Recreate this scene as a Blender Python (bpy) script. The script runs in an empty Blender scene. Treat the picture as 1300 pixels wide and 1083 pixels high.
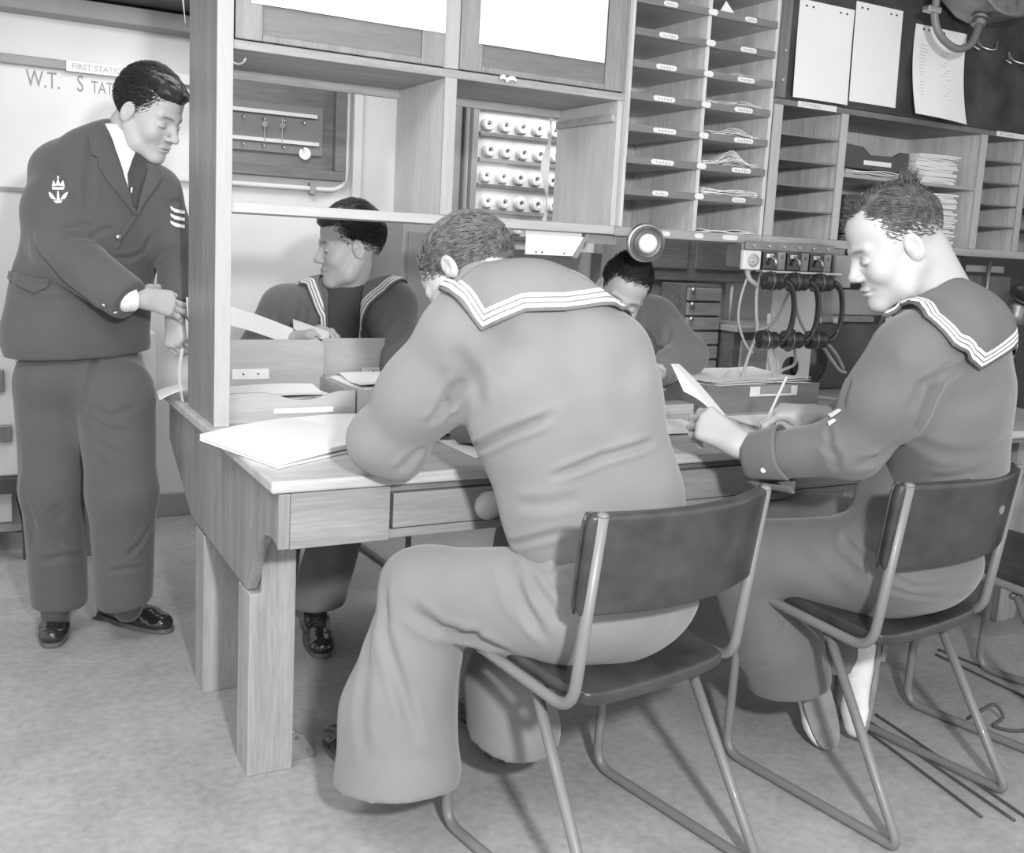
import bpy, bmesh, math, random
import numpy as np
from mathutils import Vector, Matrix, noise
from mathutils.bvhtree import BVHTree
R_ = random.Random(7)
scene = bpy.context.scene
COL = scene.collection
PI = math.pi

# ------------------------------------------------------------------ camera model (metres, z up)
FPX = 1290.0
PPX, PPY = 650.0, 496.5
ROT = np.array([[0.87699087, -0.47773295, 0.05155805],
                [-0.02510228, -0.15270333, -0.98795322],
                [0.4798509, 0.86513174, -0.14591161]])   # rows: camera right, camera down, camera forward
CAM = np.array([0.0, 0.0, 1.24])

def ray(px, py):
    return ROT.T @ np.array([(px - PPX) / FPX, (py - PPY) / FPX, 1.0])
def at(px, py, d):
    """point seen in direction (px,py) at distance d along the view axis"""
    return Vector(CAM + ray(px, py) * d)
def on_y(px, py, y):
    r = ray(px, py); return Vector(CAM + r * ((y - CAM[1]) / r[1]))
def on_z(px, py, z):
    r = ray(px, py); return Vector(CAM + r * ((z - CAM[2]) / r[2]))
def V(*a): return Vector(a)

# ------------------------------------------------------------------ materials
MATS = {}
def nmat(name):
    m = bpy.data.materials.new(name); m.use_nodes = True
    nt = m.node_tree; b = nt.nodes['Principled BSDF']
    MATS[name] = m
    return m, nt, b
def N(nt, t, **k):
    n = nt.nodes.new(t)
    for a, v in k.items():
        if a in n.inputs: n.inputs[a].default_value = v
        else: setattr(n, a, v)
    return n
def g(v): return (v, v, v, 1)
def ramp(nt, src, stops):
    r = nt.nodes.new('ShaderNodeValToRGB'); e = r.color_ramp.elements
    while len(e) < len(stops): e.new(0.5)
    for i, (p, v) in enumerate(stops): e[i].position = p; e[i].color = g(v)
    nt.links.new(src, r.inputs[0]); return r
def coords(nt, scale, rot=(0, 0, 0)):
    tc = nt.nodes.new('ShaderNodeTexCoord'); mp = nt.nodes.new('ShaderNodeMapping')
    mp.inputs['Scale'].default_value = scale; mp.inputs['Rotation'].default_value = rot
    nt.links.new(tc.outputs['Object'], mp.inputs[0]); return mp
def bump(nt, b, src, strength, dist=0.002):
    bp = nt.nodes.new('ShaderNodeBump'); bp.inputs['Strength'].default_value = strength
    bp.inputs['Distance'].default_value = dist
    nt.links.new(src, bp.inputs['Height']); nt.links.new(bp.outputs[0], b.inputs['Normal'])
def plain(name, v, rough=0.6, metal=0.0, var=0.0, scale=12, bmp=0.0, bscale=None, coat=0.0, stretch=(1, 1, 1)):
    m, nt, b = nmat(name)
    b.inputs['Roughness'].default_value = rough; b.inputs['Metallic'].default_value = metal
    b.inputs['Base Color'].default_value = g(v); b.inputs['Coat Weight'].default_value = coat
    if var > 0:
        mp = coords(nt, stretch); n = N(nt, 'ShaderNodeTexNoise'); n.inputs['Scale'].default_value = scale
        n.inputs['Detail'].default_value = 6
        nt.links.new(mp.outputs[0], n.inputs['Vector'])
        r = ramp(nt, n.outputs[0], [(0.3, v * (1 - var)), (0.7, min(1, v * (1 + var)))])
        nt.links.new(r.outputs[0], b.inputs['Base Color'])
    if bmp > 0:
        mp = coords(nt, stretch); n2 = N(nt, 'ShaderNodeTexNoise'); n2.inputs['Scale'].default_value = bscale or scale * 10
        n2.inputs['Detail'].default_value = 4
        nt.links.new(mp.outputs[0], n2.inputs['Vector']); bump(nt, b, n2.outputs[0], bmp)
    return m
def wood(name, v, axis='z', rough=0.5, contrast=0.22, coat=0.1, scratches=0.0):
    m, nt, b = nmat(name)
    sc = {'x': (1.2, 14, 14), 'y': (14, 1.2, 14), 'z': (14, 14, 1.2)}[axis]
    mp = coords(nt, sc)
    n1 = N(nt, 'ShaderNodeTexNoise'); n1.inputs['Scale'].default_value = 1.5; n1.inputs['Detail'].default_value = 4
    n1.inputs['Distortion'].default_value = 0.6
    n2 = N(nt, 'ShaderNodeTexNoise'); n2.inputs['Scale'].default_value = 11; n2.inputs['Detail'].default_value = 5
    for n in (n1, n2): nt.links.new(mp.outputs[0], n.inputs['Vector'])
    mx = N(nt, 'ShaderNodeMath', operation='MULTIPLY_ADD'); mx.inputs[1].default_value = 0.45
    nt.links.new(n2.outputs[0], mx.inputs[0])
    m2 = N(nt, 'ShaderNodeMath', operation='MULTIPLY'); m2.inputs[1].default_value = 0.6
    nt.links.new(n1.outputs[0], m2.inputs[0]); nt.links.new(m2.outputs[0], mx.inputs[2])
    r = ramp(nt, mx.outputs[0], [(0.36, v * (1 - contrast)), (0.52, v), (0.68, min(1, v * (1 + contrast)))])
    out = r.outputs[0]
    if scratches > 0:
        mp2 = coords(nt, (40, 40, 7)); n3 = N(nt, 'ShaderNodeTexNoise'); n3.inputs['Scale'].default_value = 1.6
        n3.inputs['Detail'].default_value = 3
        nt.links.new(mp2.outputs[0], n3.inputs['Vector'])
        r3 = ramp(nt, n3.outputs[0], [(0.70, 0), (0.74, scratches)])
        mix = N(nt, 'ShaderNodeMixRGB'); mix.inputs[2].default_value = g(0.75)
        nt.links.new(r3.outputs[0], mix.inputs[0]); nt.links.new(out, mix.inputs[1]); out = mix.outputs[0]
    nt.links.new(out, b.inputs['Base Color'])
    b.inputs['Roughness'].default_value = rough; b.inputs['Coat Weight'].default_value = coat
    b.inputs['Coat Roughness'].default_value = 0.25
    bump(nt, b, n2.outputs[0], 0.15, 0.001)
    return m
def cloth(name, v, var=0.06, fine=900, rough=0.95):
    m, nt, b = nmat(name)
    mp = coords(nt, (1, 1, 1))
    n = N(nt, 'ShaderNodeTexNoise'); n.inputs['Scale'].default_value = 9; n.inputs['Detail'].default_value = 5
    f = N(nt, 'ShaderNodeTexNoise'); f.inputs['Scale'].default_value = fine; f.inputs['Detail'].default_value = 2
    for q in (n, f): nt.links.new(mp.outputs[0], q.inputs['Vector'])
    r = ramp(nt, n.outputs[0], [(0.3, v * (1 - var)), (0.7, v * (1 + var))])
    nt.links.new(r.outputs[0], b.inputs['Base Color'])
    b.inputs['Roughness'].default_value = rough
    b.inputs['Sheen Weight'].default_value = 0.25; b.inputs['Sheen Roughness'].default_value = 0.5
    b.inputs['Specular IOR Level'].default_value = 0.15
    bump(nt, b, f.outputs[0], 0.35, 0.0008)
    return m

WZ = wood('wood_upright', 0.62, 'z')
WX = wood('wood_lengthwise', 0.36, 'x')
WY = wood('wood_crosswise', 0.33, 'y')
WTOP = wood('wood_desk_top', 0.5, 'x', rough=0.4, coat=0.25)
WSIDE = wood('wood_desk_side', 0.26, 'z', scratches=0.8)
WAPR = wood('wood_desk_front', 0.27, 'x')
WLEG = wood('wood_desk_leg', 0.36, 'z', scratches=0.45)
WPALE = wood('wood_pale_edge', 0.45, 'z', contrast=0.08)
WDARK = wood('wood_dark', 0.17, 'x', contrast=0.3)
WTRAY = wood('wood_tray', 0.42, 'x', contrast=0.12)
WTRAYD = wood('wood_tray_dark', 0.2, 'x', contrast=0.15)
PAINT = plain('white_wall_paint', 0.72, 0.55, var=0.06, scale=3)
PAINTG = plain('grey_paint', 0.3, 0.5, var=0.1, scale=6)
PAINTD = plain('dark_paint', 0.07, 0.5, var=0.2, scale=8)
BOARDD = plain('dark_notice_board', 0.05, 0.55, var=0.5, scale=9, stretch=(1, 1, 1))
PAPER = plain('paper', 0.86, 0.9, var=0.03, scale=4)
PAPER2 = plain('paper_aged', 0.7, 0.9, var=0.06, scale=8)
LABEL = plain('label_card', 0.78, 0.6, var=0.05, scale=30)
INK = plain('ink', 0.06, 0.8)
INKP = plain('pale_ink', 0.45, 0.9)
BAKE = plain('black_bakelite', 0.03, 0.22, coat=0.5)
TUBE = plain('painted_steel_tube', 0.20, 0.45, metal=0.1, var=0.05, scale=20, coat=0.15)
STEEL = plain('steel', 0.55, 0.32, metal=0.9, var=0.08, scale=20)
STEELD = plain('dull_steel', 0.3, 0.45, metal=0.8, var=0.15, scale=30)
BRASS = plain('brass', 0.6, 0.25, metal=0.9)
CABLE = plain('rubber_cable', 0.4, 0.6)
CABLED = plain('dark_cable', 0.08, 0.6)
LEATH = plain('brown_leathercloth', 0.045, 0.33, var=0.35, scale=14, bmp=0.3, bscale=260, coat=0.2)
SHOE = plain('polished_shoe_leather', 0.02, 0.2, coat=0.6)
SOLE = plain('shoe_sole', 0.12, 0.7, var=0.2)
CANVAS = plain('white_canvas', 0.75, 0.85, var=0.08, scale=30, bmp=0.3, bscale=500)
RUBBER = plain('grey_rubber_sole', 0.22, 0.8, var=0.2, scale=20)
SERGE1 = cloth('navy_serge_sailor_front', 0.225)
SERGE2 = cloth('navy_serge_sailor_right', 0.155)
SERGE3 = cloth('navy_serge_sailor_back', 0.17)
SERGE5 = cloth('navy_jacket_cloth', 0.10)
COLLAR = cloth('blue_jean_collar', 0.22)
VEST = cloth('dark_jersey', 0.075)
SHIRT = plain('white_shirt', 0.85, 0.8)
TAPE = plain('white_tape', 0.85, 0.8)
TIE = cloth('black_tie', 0.07)
GLASS, nt, b = nmat('lamp_glass')
b.inputs['Base Color'].default_value = g(0.8); b.inputs['Roughness'].default_value = 0.08
b.inputs['Transmission Weight'].default_value = 0.6; b.inputs['IOR'].default_value = 1.4

# skin: tone attribute darkens lips / brows where they really are darker; mouth line and lid crease hold painted shade
SKIN, nt, b = nmat('skin')
at_ = N(nt, 'ShaderNodeAttribute', attribute_name='tone')
r = ramp(nt, at_.outputs['Fac'], [(0.0, 0.47), (1.0, 0.08)])
nt.links.new(r.outputs[0], b.inputs['Base Color']); b.inputs['Roughness'].default_value = 0.5
b.inputs['Subsurface Weight'].default_value = 0.0
mp = coords(nt, (1, 1, 1)); n = N(nt, 'ShaderNodeTexNoise'); n.inputs['Scale'].default_value = 260
nt.links.new(mp.outputs[0], n.inputs['Vector']); bump(nt, b, n.outputs[0], 0.08, 0.0008)
HAIRD = plain('dark_hair', 0.03, 0.38, var=0.4, scale=60)
HAIRB = plain('brown_hair', 0.13, 0.4, var=0.4, scale=60)

# collar: white tapes sewn parallel to the edge (attribute = distance from the edge in metres)
def collar_mat(name, v):
    m, nt, b = nmat(name)
    a = N(nt, 'ShaderNodeAttribute', attribute_name='edge')
    mul = N(nt, 'ShaderNodeMath', operation='MULTIPLY'); mul.inputs[1].default_value = 10.0
    nt.links.new(a.outputs['Fac'], mul.inputs[0])
    r = nt.nodes.new('ShaderNodeValToRGB'); r.color_ramp.interpolation = 'CONSTANT'
    st = [(0, v * .8), (.07, .85), (.135, v), (.165, .85), (.23, v), (.26, .85), (.325, v)]
    e = r.color_ramp.elements
    while len(e) < len(st): e.new(.5)
    for i, (p, q) in enumerate(st): e[i].position = p; e[i].color = g(q)
    nt.links.new(mul.outputs[0], r.inputs[0]); nt.links.new(r.outputs[0], b.inputs['Base Color'])
    b.inputs['Roughness'].default_value = .9; b.inputs['Specular IOR Level'].default_value = .15
    mp = coords(nt, (1, 1, 1)); n = N(nt, 'ShaderNodeTexNoise'); n.inputs['Scale'].default_value = 700
    nt.links.new(mp.outputs[0], n.inputs['Vector']); bump(nt, b, n.outputs[0], 0.3, 0.0008)
    return m
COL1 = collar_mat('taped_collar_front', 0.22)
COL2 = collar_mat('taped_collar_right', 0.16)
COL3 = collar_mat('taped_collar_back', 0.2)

# floor covering: mottled linoleum, scuffed pale patches and seams
FLOORM, nt, b = nmat('floor_linoleum')
mp = coords(nt, (1, 1, 1))
n1 = N(nt, 'ShaderNodeTexNoise'); n1.inputs['Scale'].default_value = 3.5; n1.inputs['Detail'].default_value = 8; n1.inputs['Roughness'].default_value = .65
n2 = N(nt, 'ShaderNodeTexNoise'); n2.inputs['Scale'].default_value = 45; n2.inputs['Detail'].default_value = 8
n3 = N(nt, 'ShaderNodeTexNoise'); n3.inputs['Scale'].default_value = 1.3; n3.inputs['Detail'].default_value = 10; n3.inputs['Roughness'].default_value = .8
for q in (n1, n2, n3): nt.links.new(mp.outputs[0], q.inputs['Vector'])
r1 = ramp(nt, n1.outputs[0], [(.3, .30), (.7, .44)])
r2 = ramp(nt, n2.outputs[0], [(.3, .42), (.75, .6)])
mx = N(nt, 'ShaderNodeMixRGB', blend_type='OVERLAY'); mx.inputs[0].default_value = .8
nt.links.new(r1.outputs[0], mx.inputs[1]); nt.links.new(r2.outputs[0], mx.inputs[2])
r3 = ramp(nt, n3.outputs[0], [(.60, 0), (.74, .45)])
mx2 = N(nt, 'ShaderNodeMixRGB'); mx2.inputs[2].default_value = g(.55)
nt.links.new(r3.outputs[0], mx2.inputs[0]); nt.links.new(mx.outputs[0], mx2.inputs[1])
nt.links.new(mx2.outputs[0], b.inputs['Base Color']); b.inputs['Roughness'].default_value = .55
bump(nt, b, n2.outputs[0], .15, .002)

# ------------------------------------------------------------------ mesh builder
class MB:
    def __init__(s): s.v = []; s.f = []
    def add(s, vs, fs):
        o = len(s.v); s.v += [tuple(p) for p in vs]; s.f += [tuple(i + o for i in f) for f in fs]; return s
    def box(s, x0, x1, y0, y1, z0, z1, M=None):
        vs = [Vector((x, y, z)) for z in (z0, z1) for y in (y0, y1) for x in (x0, x1)]
        if M is not None: vs = [M @ p for p in vs]
        return s.add(vs, [(0, 2, 3, 1), (4, 5, 7, 6), (0, 1, 5, 4), (2, 6, 7, 3), (0, 4, 6, 2), (1, 3, 7, 5)])
    def tube(s, pts, r, n=10, caps=True, flat=None):
        pts = [Vector(p) for p in pts]; m = len(pts)
        rs = r if isinstance(r, (list, tuple)) else [r] * m
        prev = None; vs = []
        for i, p in enumerate(pts):
            t = (pts[min(i + 1, m - 1)] - pts[max(i - 1, 0)]).normalized()
            if prev is None:
                a = Vector((0, 0, 1)) if abs(t.z) < .9 else Vector((1, 0, 0))
                u = t.cross(a).normalized()
            else:
                u = (prev - t * prev.dot(t)).normalized()
            prev = u; w = t.cross(u)
            for k in range(n):
                q = 2 * PI * k / n; fl = flat or 1
                vs.append(p + (u * math.cos(q) + w * math.sin(q) * fl) * rs[i])
        fs = []
        for i in range(m - 1):
            for k in range(n):
                a = i * n + k; c = i * n + (k + 1) % n
                fs.append((a, c, c + n, a + n))
        if caps: fs += [tuple(range(n - 1, -1, -1)), tuple(range((m - 1) * n, m * n))]
        return s.add(vs, fs)
    def cyl(s, a, b, r, r2=None, n=20): return s.tube([a, b], [r, r if r2 is None else r2], n)
    def lathe(s, c, ax, prof, n=28):
        """prof: list of (radius, height along ax)"""
        c = Vector(c); ax = Vector(ax).normalized()
        a = Vector((0, 0, 1)) if abs(ax.z) < .9 else Vector((1, 0, 0))
        u = ax.cross(a).normalized(); w = ax.cross(u); vs = []; fs = []
        for (r, h) in prof:
            for k in range(n):
                q = 2 * PI * k / n; vs.append(c + ax * h + (u * math.cos(q) + w * math.sin(q)) * max(r, 1e-5))
        for i in range(len(prof) - 1):
            for k in range(n):
                A = i * n + k; B = i * n + (k + 1) % n; fs.append((A, B, B + n, A + n))
        fs += [tuple(range(n - 1, -1, -1)), tuple(range((len(prof) - 1) * n, len(prof) * n))]
        return s.add(vs, fs)
    def prism(s, poly, O, U, W, T):
        """2-D polygon (a,b) -> O + U*a + W*b, extruded by vector T"""
        O, U, W, T = Vector(O), Vector(U), Vector(W), Vector(T); n = len(poly)
        vs = [O + U * a + W * b for a, b in poly]; vs += [p + T for p in vs]
        fs = [tuple(range(n - 1, -1, -1)), tuple(range(n, 2 * n))]
        fs += [(i, (i + 1) % n, (i + 1) % n + n, i + n) for i in range(n)]
        return s.add(vs, fs)
    def sheet(s, fn, nu, nv, th):
        """fn(u,v)->point ; a sheet with thickness th"""
        P = [[Vector(fn(i / nu, j / nv)) for j in range(nv + 1)] for i in range(nu + 1)]
        W = nv + 1; top = []; bot = []
        for i in range(nu + 1):
            for j in range(W):
                du = P[min(i + 1, nu)][j] - P[max(i - 1, 0)][j]; dv = P[i][min(j + 1, nv)] - P[i][max(j - 1, 0)]
                nn = du.cross(dv); nn = nn.normalized() if nn.length > 1e-12 else Vector((0, 0, 1))
                top.append(P[i][j] + nn * th / 2); bot.append(P[i][j] - nn * th / 2)
        K = len(top); fs = []
        for i in range(nu):
            for j in range(nv):
                a = i * W + j; q = (a, a + W, a + W + 1, a + 1); fs.append(q); fs.append(tuple(x + K for x in reversed(q)))
        edge = [i * W for i in range(nu + 1)] + [nu * W + j for j in range(1, W)] + [i * W + nv for i in range(nu - 1, -1, -1)] + [j for j in range(nv - 1, 0, -1)]
        for i in range(len(edge)):
            a, b = edge[i], edge[(i + 1) % len(edge)]; fs.append((a, a + K, b + K, b))
        return s.add(top + bot, fs)

def mesh_from(name, mb, mat, smooth=False, fix=True):
    me = bpy.data.meshes.new(name); me.from_pydata(mb.v, [], mb.f)
    if fix:
        bm = bmesh.new(); bm.from_mesh(me); bmesh.ops.recalc_face_normals(bm, faces=bm.faces); bm.to_mesh(me); bm.free()
    if mat: me.materials.append(mat)
    if smooth: me.polygons.foreach_set('use_smooth', [True] * len(me.polygons))
    me.update(); return me
def world_loc(o):
    l = Vector((0, 0, 0))
    while o is not None: l = l + Vector(o.location); o = o.parent
    return l
def link(name, me, parent=None, local=False):
    o = bpy.data.objects.new(name, me); COL.objects.link(o)
    if parent is not None:
        o.parent = parent
        if not local: o.location = -world_loc(parent)
    return o
def P(name, mb, mat, parent=None, bev=0.0, smooth=False, local=False, label=None, seg=2):
    me = mesh_from(name, mb, mat, smooth)
    o = link(name, me, parent, local)
    if bev > 0:
        md = o.modifiers.new('bevel', 'BEVEL'); md.width = bev; md.segments = seg; md.limit_method = 'ANGLE'; md.angle_limit = math.radians(40)
        md.harden_normals = False
    if label: o['label'] = label
    return o
def T(name, label, cat, loc=(0, 0, 0), group=None, rz=0):
    o = bpy.data.objects.new(name, None); COL.objects.link(o); o.location = loc; o.rotation_euler = (0, 0, rz)
    o.empty_display_size = .1
    return tag(o, label, cat, group)
def tag(o, label, cat, group=None):
    o['label'] = label; o['category'] = cat
    if group: o['group'] = group
    return o
def S(name, mb, mat, parent=None, bev=0.0, **k):
    o = P(name, mb, mat, parent, bev, **k)
    if parent is None: o['kind'] = 'structure'
    return o
def arc(c, u, w, r, a0, a1, n=8):
    c, u, w = Vector(c), Vector(u), Vector(w)
    return [c + (u * math.cos(a0 + (a1 - a0) * i / n) + w * math.sin(a0 + (a1 - a0) * i / n)) * r for i in range(n + 1)]
def rounded(pts, r, n=6):
    """polyline with rounded corners"""
    pts = [Vector(p) for p in pts]; out = [pts[0]]
    for i in range(1, len(pts) - 1):
        a, b, c = pts[i - 1], pts[i], pts[i + 1]; rr = r[i - 1] if isinstance(r, (list, tuple)) else r
        p = b + (a - b).normalized() * rr; q = b + (c - b).normalized() * rr
        for k in range(n + 1):
            t = k / n; out.append(p * (1 - t) ** 2 + b * 2 * t * (1 - t) + q * t * t)
    return out + [pts[-1]]
def spline(pts, n=8):
    pts = [Vector(p) for p in pts]; out = []
    Q = [pts[0]] + pts + [pts[-1]]
    for i in range(1, len(Q) - 2):
        for k in range(n):
            t = k / n; a, b, c, d = Q[i - 1], Q[i], Q[i + 1], Q[i + 2]
            out.append(.5 * ((2 * b) + (c - a) * t + (2 * a - 5 * b + 4 * c - d) * t * t + (3 * b - a - 3 * c + d) * t ** 3))
    return out + [pts[-1]]
def text_mesh(txt, size, origin, U, W, depth=.001, align='LEFT', sx=1.):
    """flat lettering as mesh: letters run along U, up along W"""
    cu = bpy.data.curves.new('lettering', 'FONT'); cu.body = txt; cu.size = size; cu.extrude = depth / 2; cu.align_x = align; cu.resolution_u = 3
    o = bpy.data.objects.new('lettering', cu); COL.objects.link(o)
    dg = bpy.context.evaluated_depsgraph_get(); me = bpy.data.meshes.new_from_object(o.evaluated_get(dg))
    U = Vector(U).normalized(); W = Vector(W).normalized(); Z = U.cross(W); O = Vector(origin)
    mb = MB(); mb.add([O + U * v.co.x * sx + W * v.co.y + Z * v.co.z for v in me.vertices], [tuple(p.vertices) for p in me.polygons])
    bpy.data.objects.remove(o); bpy.data.meshes.remove(me); bpy.data.curves.remove(cu)
    return mb
# ================================================================== THE ROOM
YB = 4.4
S('floor', MB().box(-2.2, 6.6, -2.5, YB + .1, -.05, 0), FLOORM)
S('ceiling', MB().box(-2.2, 6.6, 1.2, YB + .1, 2.32, 2.36), PAINT)
wb = S('wall_back', MB().box(-2.2, 6.6, YB, YB + .08, 0, 2.32), PAINT)
# lettering painted on the wall
ll = MB()
for t, s, x in (('W.T.', .088, .262), ('S', .088, .44), ('TATION', .066, .492)):
    q = text_mesh(t, s, (x, YB - .001, 1.728), (1, 0, 0), (0, 0, 1), .001, sx=.66); ll.add(q.v, q.f)
P('painted_lettering', ll, plain('grey_lettering', .3, .7), wb)
S('trim_1', MB().box(-2.2, .50, YB - .03, YB, 1.80, 1.835), PAINTG, bev=.004)            # batten above the lettering
S('trim_2', MB().box(-2.2, 1.7, YB - .12, YB, 1.985, 2.05), PAINTG, bev=.004)
S('trim_3', MB().box(-2.2, 1.7, YB - .5, YB, 2.06, 2.30), PAINTD, bev=.004)              # deck girder, dark
S('trim_4', MB().box(-2.2, 6.6, YB - .02, YB, 0, .10), PAINTG, bev=.004)
S('trim_5', MB().box(1.56, 1.60, YB - .04, YB, .0, 2.3), PAINT, bev=.004)
S('trim_6', MB().box(.45, .47, YB - .006, YB, .9, 1.3), PAINT)
S('trim_7', MB().box(.10, .50, YB - .012, YB, 1.33, 1.345), PAINTG)

# long plate on the batten
pl = T('name_plate', 'long narrow white lettered plate on the batten above the painted wall lettering', 'sign', (.72, YB - .03, 1.78))
P('plate', MB().box(.40, 1.0, YB - .038, YB - .0305, 1.795, 1.837), LABEL, pl, bev=.002)
P('lettering', text_mesh('FIRST STATION SIGNALS', .03, (.42, YB - .039, 1.806), (1, 0, 0), (0, 0, 1)), INKP, pl)

# key board on the back wall seen through the left cubby
kb = T('key_board', 'dark framed wall board with two pale battens and hooks, seen through the left cubby', 'board', (1.24, YB, 1.46))
P('backboard', MB().box(.90, 1.50, YB - .02, YB - .001, 1.50, 1.94), WDARK, kb)
f = MB(); f.box(.88, 1.52, YB - .06, YB - .001, 1.46, 1.50); f.box(.88, 1.52, YB - .06, YB - .001, 1.94, 1.98)
f.box(1.47, 1.52, YB - .06, YB - .001, 1.50, 1.94); f.box(.88, .92, YB - .06, YB - .001, 1.50, 1.94)
P('frame', f, wood('wood_board_frame', .16, 'x'), kb, bev=.003)
P('panel', MB().box(.93, 1.42, YB - .035, YB - .0215, 1.56, 1.76), plain('board_panel_grey', .2, .5), kb)
P('batten', MB().box(.94, 1.39, YB - .05, YB - .036, 1.715, 1.73), PAPER2, kb)
P('batten', MB().box(.94, 1.40, YB - .05, YB - .036, 1.60, 1.615), PAPER2, kb)
for i in range(5):
    for z in (1.695, 1.585):
        x = .985 + i * .085
        P('hook', MB().tube(rounded([(x, YB - .036, z), (x, YB - .07, z), (x, YB - .075, z - .012), (x, YB - .07, z + .012)], .006, 3), .0025, 6), BRASS, kb, smooth=True)
for x in (1.16, 1.235):
    P('hanging_key', MB().tube([(x, YB - .06, 1.70), (x, YB - .06, 1.595)], .002, 6).lathe((x, YB - .06, 1.67), (0, 1, 0), [(.012, -.002), (.012, .002)], 12), STEEL, kb)
P('round_token', MB().lathe((1.34, YB - .04, 1.565), (0, -1, 0), [(.026, 0), (.026, .004), (.02, .006)]), LABEL, kb)

# conduit pipe below the key board
cp = T('conduit_pipe', 'thin pale conduit pipe running along and up the back wall below the framed board', 'pipe', (1.2, YB, 1.4))
P('pipe', MB().tube(rounded([(.6, YB - .03, 1.42), (1.53, YB - .03, 1.42), (1.53, YB - .03, 2.3)], .08), .011, 10), PAPER2, cp, smooth=True)
for x in (1.02, 1.38):
    P('pipe_clip', MB().box(x - .012, x + .012, YB - .045, YB, 1.395, 1.445), PAINTG, cp, bev=.003)

# dark locker behind sailor three, pale column, switchboard
lk = T('steel_locker', 'tall grey locker standing at the back wall between the two far sailors', 'locker', (1.9, 4.2, 0))
P('body', MB().box(1.66, 2.02, 4.0, YB - .001, 0, 1.30), PAINTG, lk, bev=.006)
P('locker_door', MB().box(1.68, 2.00, 3.985, 3.9995, .06, 1.26), plain('locker_grey', .22, .5), lk, bev=.004)
P('door_handle', MB().box(1.70, 1.715, 3.96, 3.984, .75, .85), STEELD, lk, bev=.002)
S('trim_8', MB().box(1.93, 2.03, 4.25, YB, 1.3, 2.3), PAINTG, bev=.004)

sb = T('fuse_switchboard', 'pale electrical switchboard with rows of round white fuse caps seen through the right cubby', 'switchboard', (2.35, 4.2, 1.25))
P('panel', MB().box(2.06, 2.80, 4.24, YB - .001, 1.20, 2.05), PAINT, sb, bev=.005)
for x0, x1 in ((2.06, 2.09), (2.77, 2.80)): P('panel_frame', MB().box(x0, x1, 4.2, 4.239, 1.2, 2.05), PAINTG, sb, bev=.003)
for r_ in range(6):
    z = 1.30 + r_ * .115
    P('fuse_rail', MB().box(2.11, 2.56 if r_ > 0 else 2.72, 4.222, 4.239, z - .055, z - .035), PAINTG if r_ % 2 else STEELD, sb, bev=.002)
    for c_ in range(6 if r_ < 3 else 5):
        x = 2.15 + c_ * .088 + (r_ % 2) * .012
        fu = P('fuse_cap', MB().lathe((x, 4.2395, z), (0, -1, 0), [(.030, 0), (.032, .012), (.026, .026), (.014, .028), (.012, .018), (.0, .018)], 20), PAPER, sb, smooth=False)
        P('fuse_label', MB().box(x - .017, x + .017, 4.232, 4.2385, z - .033, z - .0305 + .004), PAINTG, fu)
        P('fuse_screw', MB().lathe((x, 4.2215, z), (0, -1, 0), [(.005, 0), (.005, .005)], 8), INK, fu)
S('trim_9', MB().box(2.86, 3.02, 4.3, YB, 0, 2.3), PAINTG, bev=.004)

# gear standing on the floor at far left, behind the standing man
ch = T('equipment_chest', 'pale riveted equipment chest on dark stand at the far left edge behind standing man', 'chest', (0, 4.2, 0))
P('chest_body', MB().box(-.5, .19, 3.98, 4.36, .31, .78), PAINT, ch, bev=.008)
P('chest_lid', MB().box(-.51, .20, 3.97, 4.37, .781, .83), PAINTG, ch, bev=.006)
P('latch', MB().box(.13, .17, 3.955, 3.979, .44, .50), STEELD, ch, bev=.003)
P('latch', MB().box(.12, .15, 3.955, 3.979, .62, .70), STEELD, ch, bev=.003)
st = MB(); st.box(-.52, .24, 3.96, 4.0, .25, .309); st.box(-.52, .24, 4.33, 4.37, .25, .309); st.box(.20, .24, 4.0, 4.33, .25, .309)
P('stand_frame', st, PAINTD, ch, bev=.004)
for y in (3.96, 4.33): P('stand_leg', MB().box(.20, .24, y, y + .04, 0, .249), PAINTD, ch, bev=.003)
P('shelf', MB().box(-.5, .199, 4.0, 4.33, .10, .125), PAINTG, ch)
P('stored_case', MB().box(-.45, .17, 4.03, 4.30, .126, .24), PAINT, ch, bev=.004)
fo = T('folding_stool', 'dark wooden post leg showing between the standing man\'s trousers', 'stand', (.45, 4.0, 0))
P('stand_post', MB().box(.40, .475, 3.93, 4.0, 0, .36), WDARK, fo, bev=.004)
P('stand_bar', MB().box(.476, .62, 3.95, 3.98, .18, .21), PAINTD, fo)
P('stand_cap', MB().prism([(.39, .361), (.485, .361), (.455, .50), (.42, .50)], (0, 3.93, 0), (1, 0, 0), (0, 0, 1), (0, .07, 0)), PAINT, fo, bev=.003)
wbx = T('wall_switch_box', 'small pale wall box with dark conduit cover between standing man and desk', 'box', (.62, YB, .5))
P('box', MB().box(.55, .72, YB - .10, YB - .001, .56, .80), PAINT, wbx, bev=.01)
P('round_switch', MB().lathe((.63, YB - .1005, .70), (0, -1, 0), [(.035, 0), (.033, .02), (.012, .025)]), PAINTG, wbx)
P('dark_cover', MB().box(.60, .66, YB - .12, YB - .001, .30, .545), PAINTD, wbx, bev=.004)
P('box', MB().box(.60, .70, YB - .08, YB - .001, .16, .29), PAINT, wbx, bev=.008)

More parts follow.
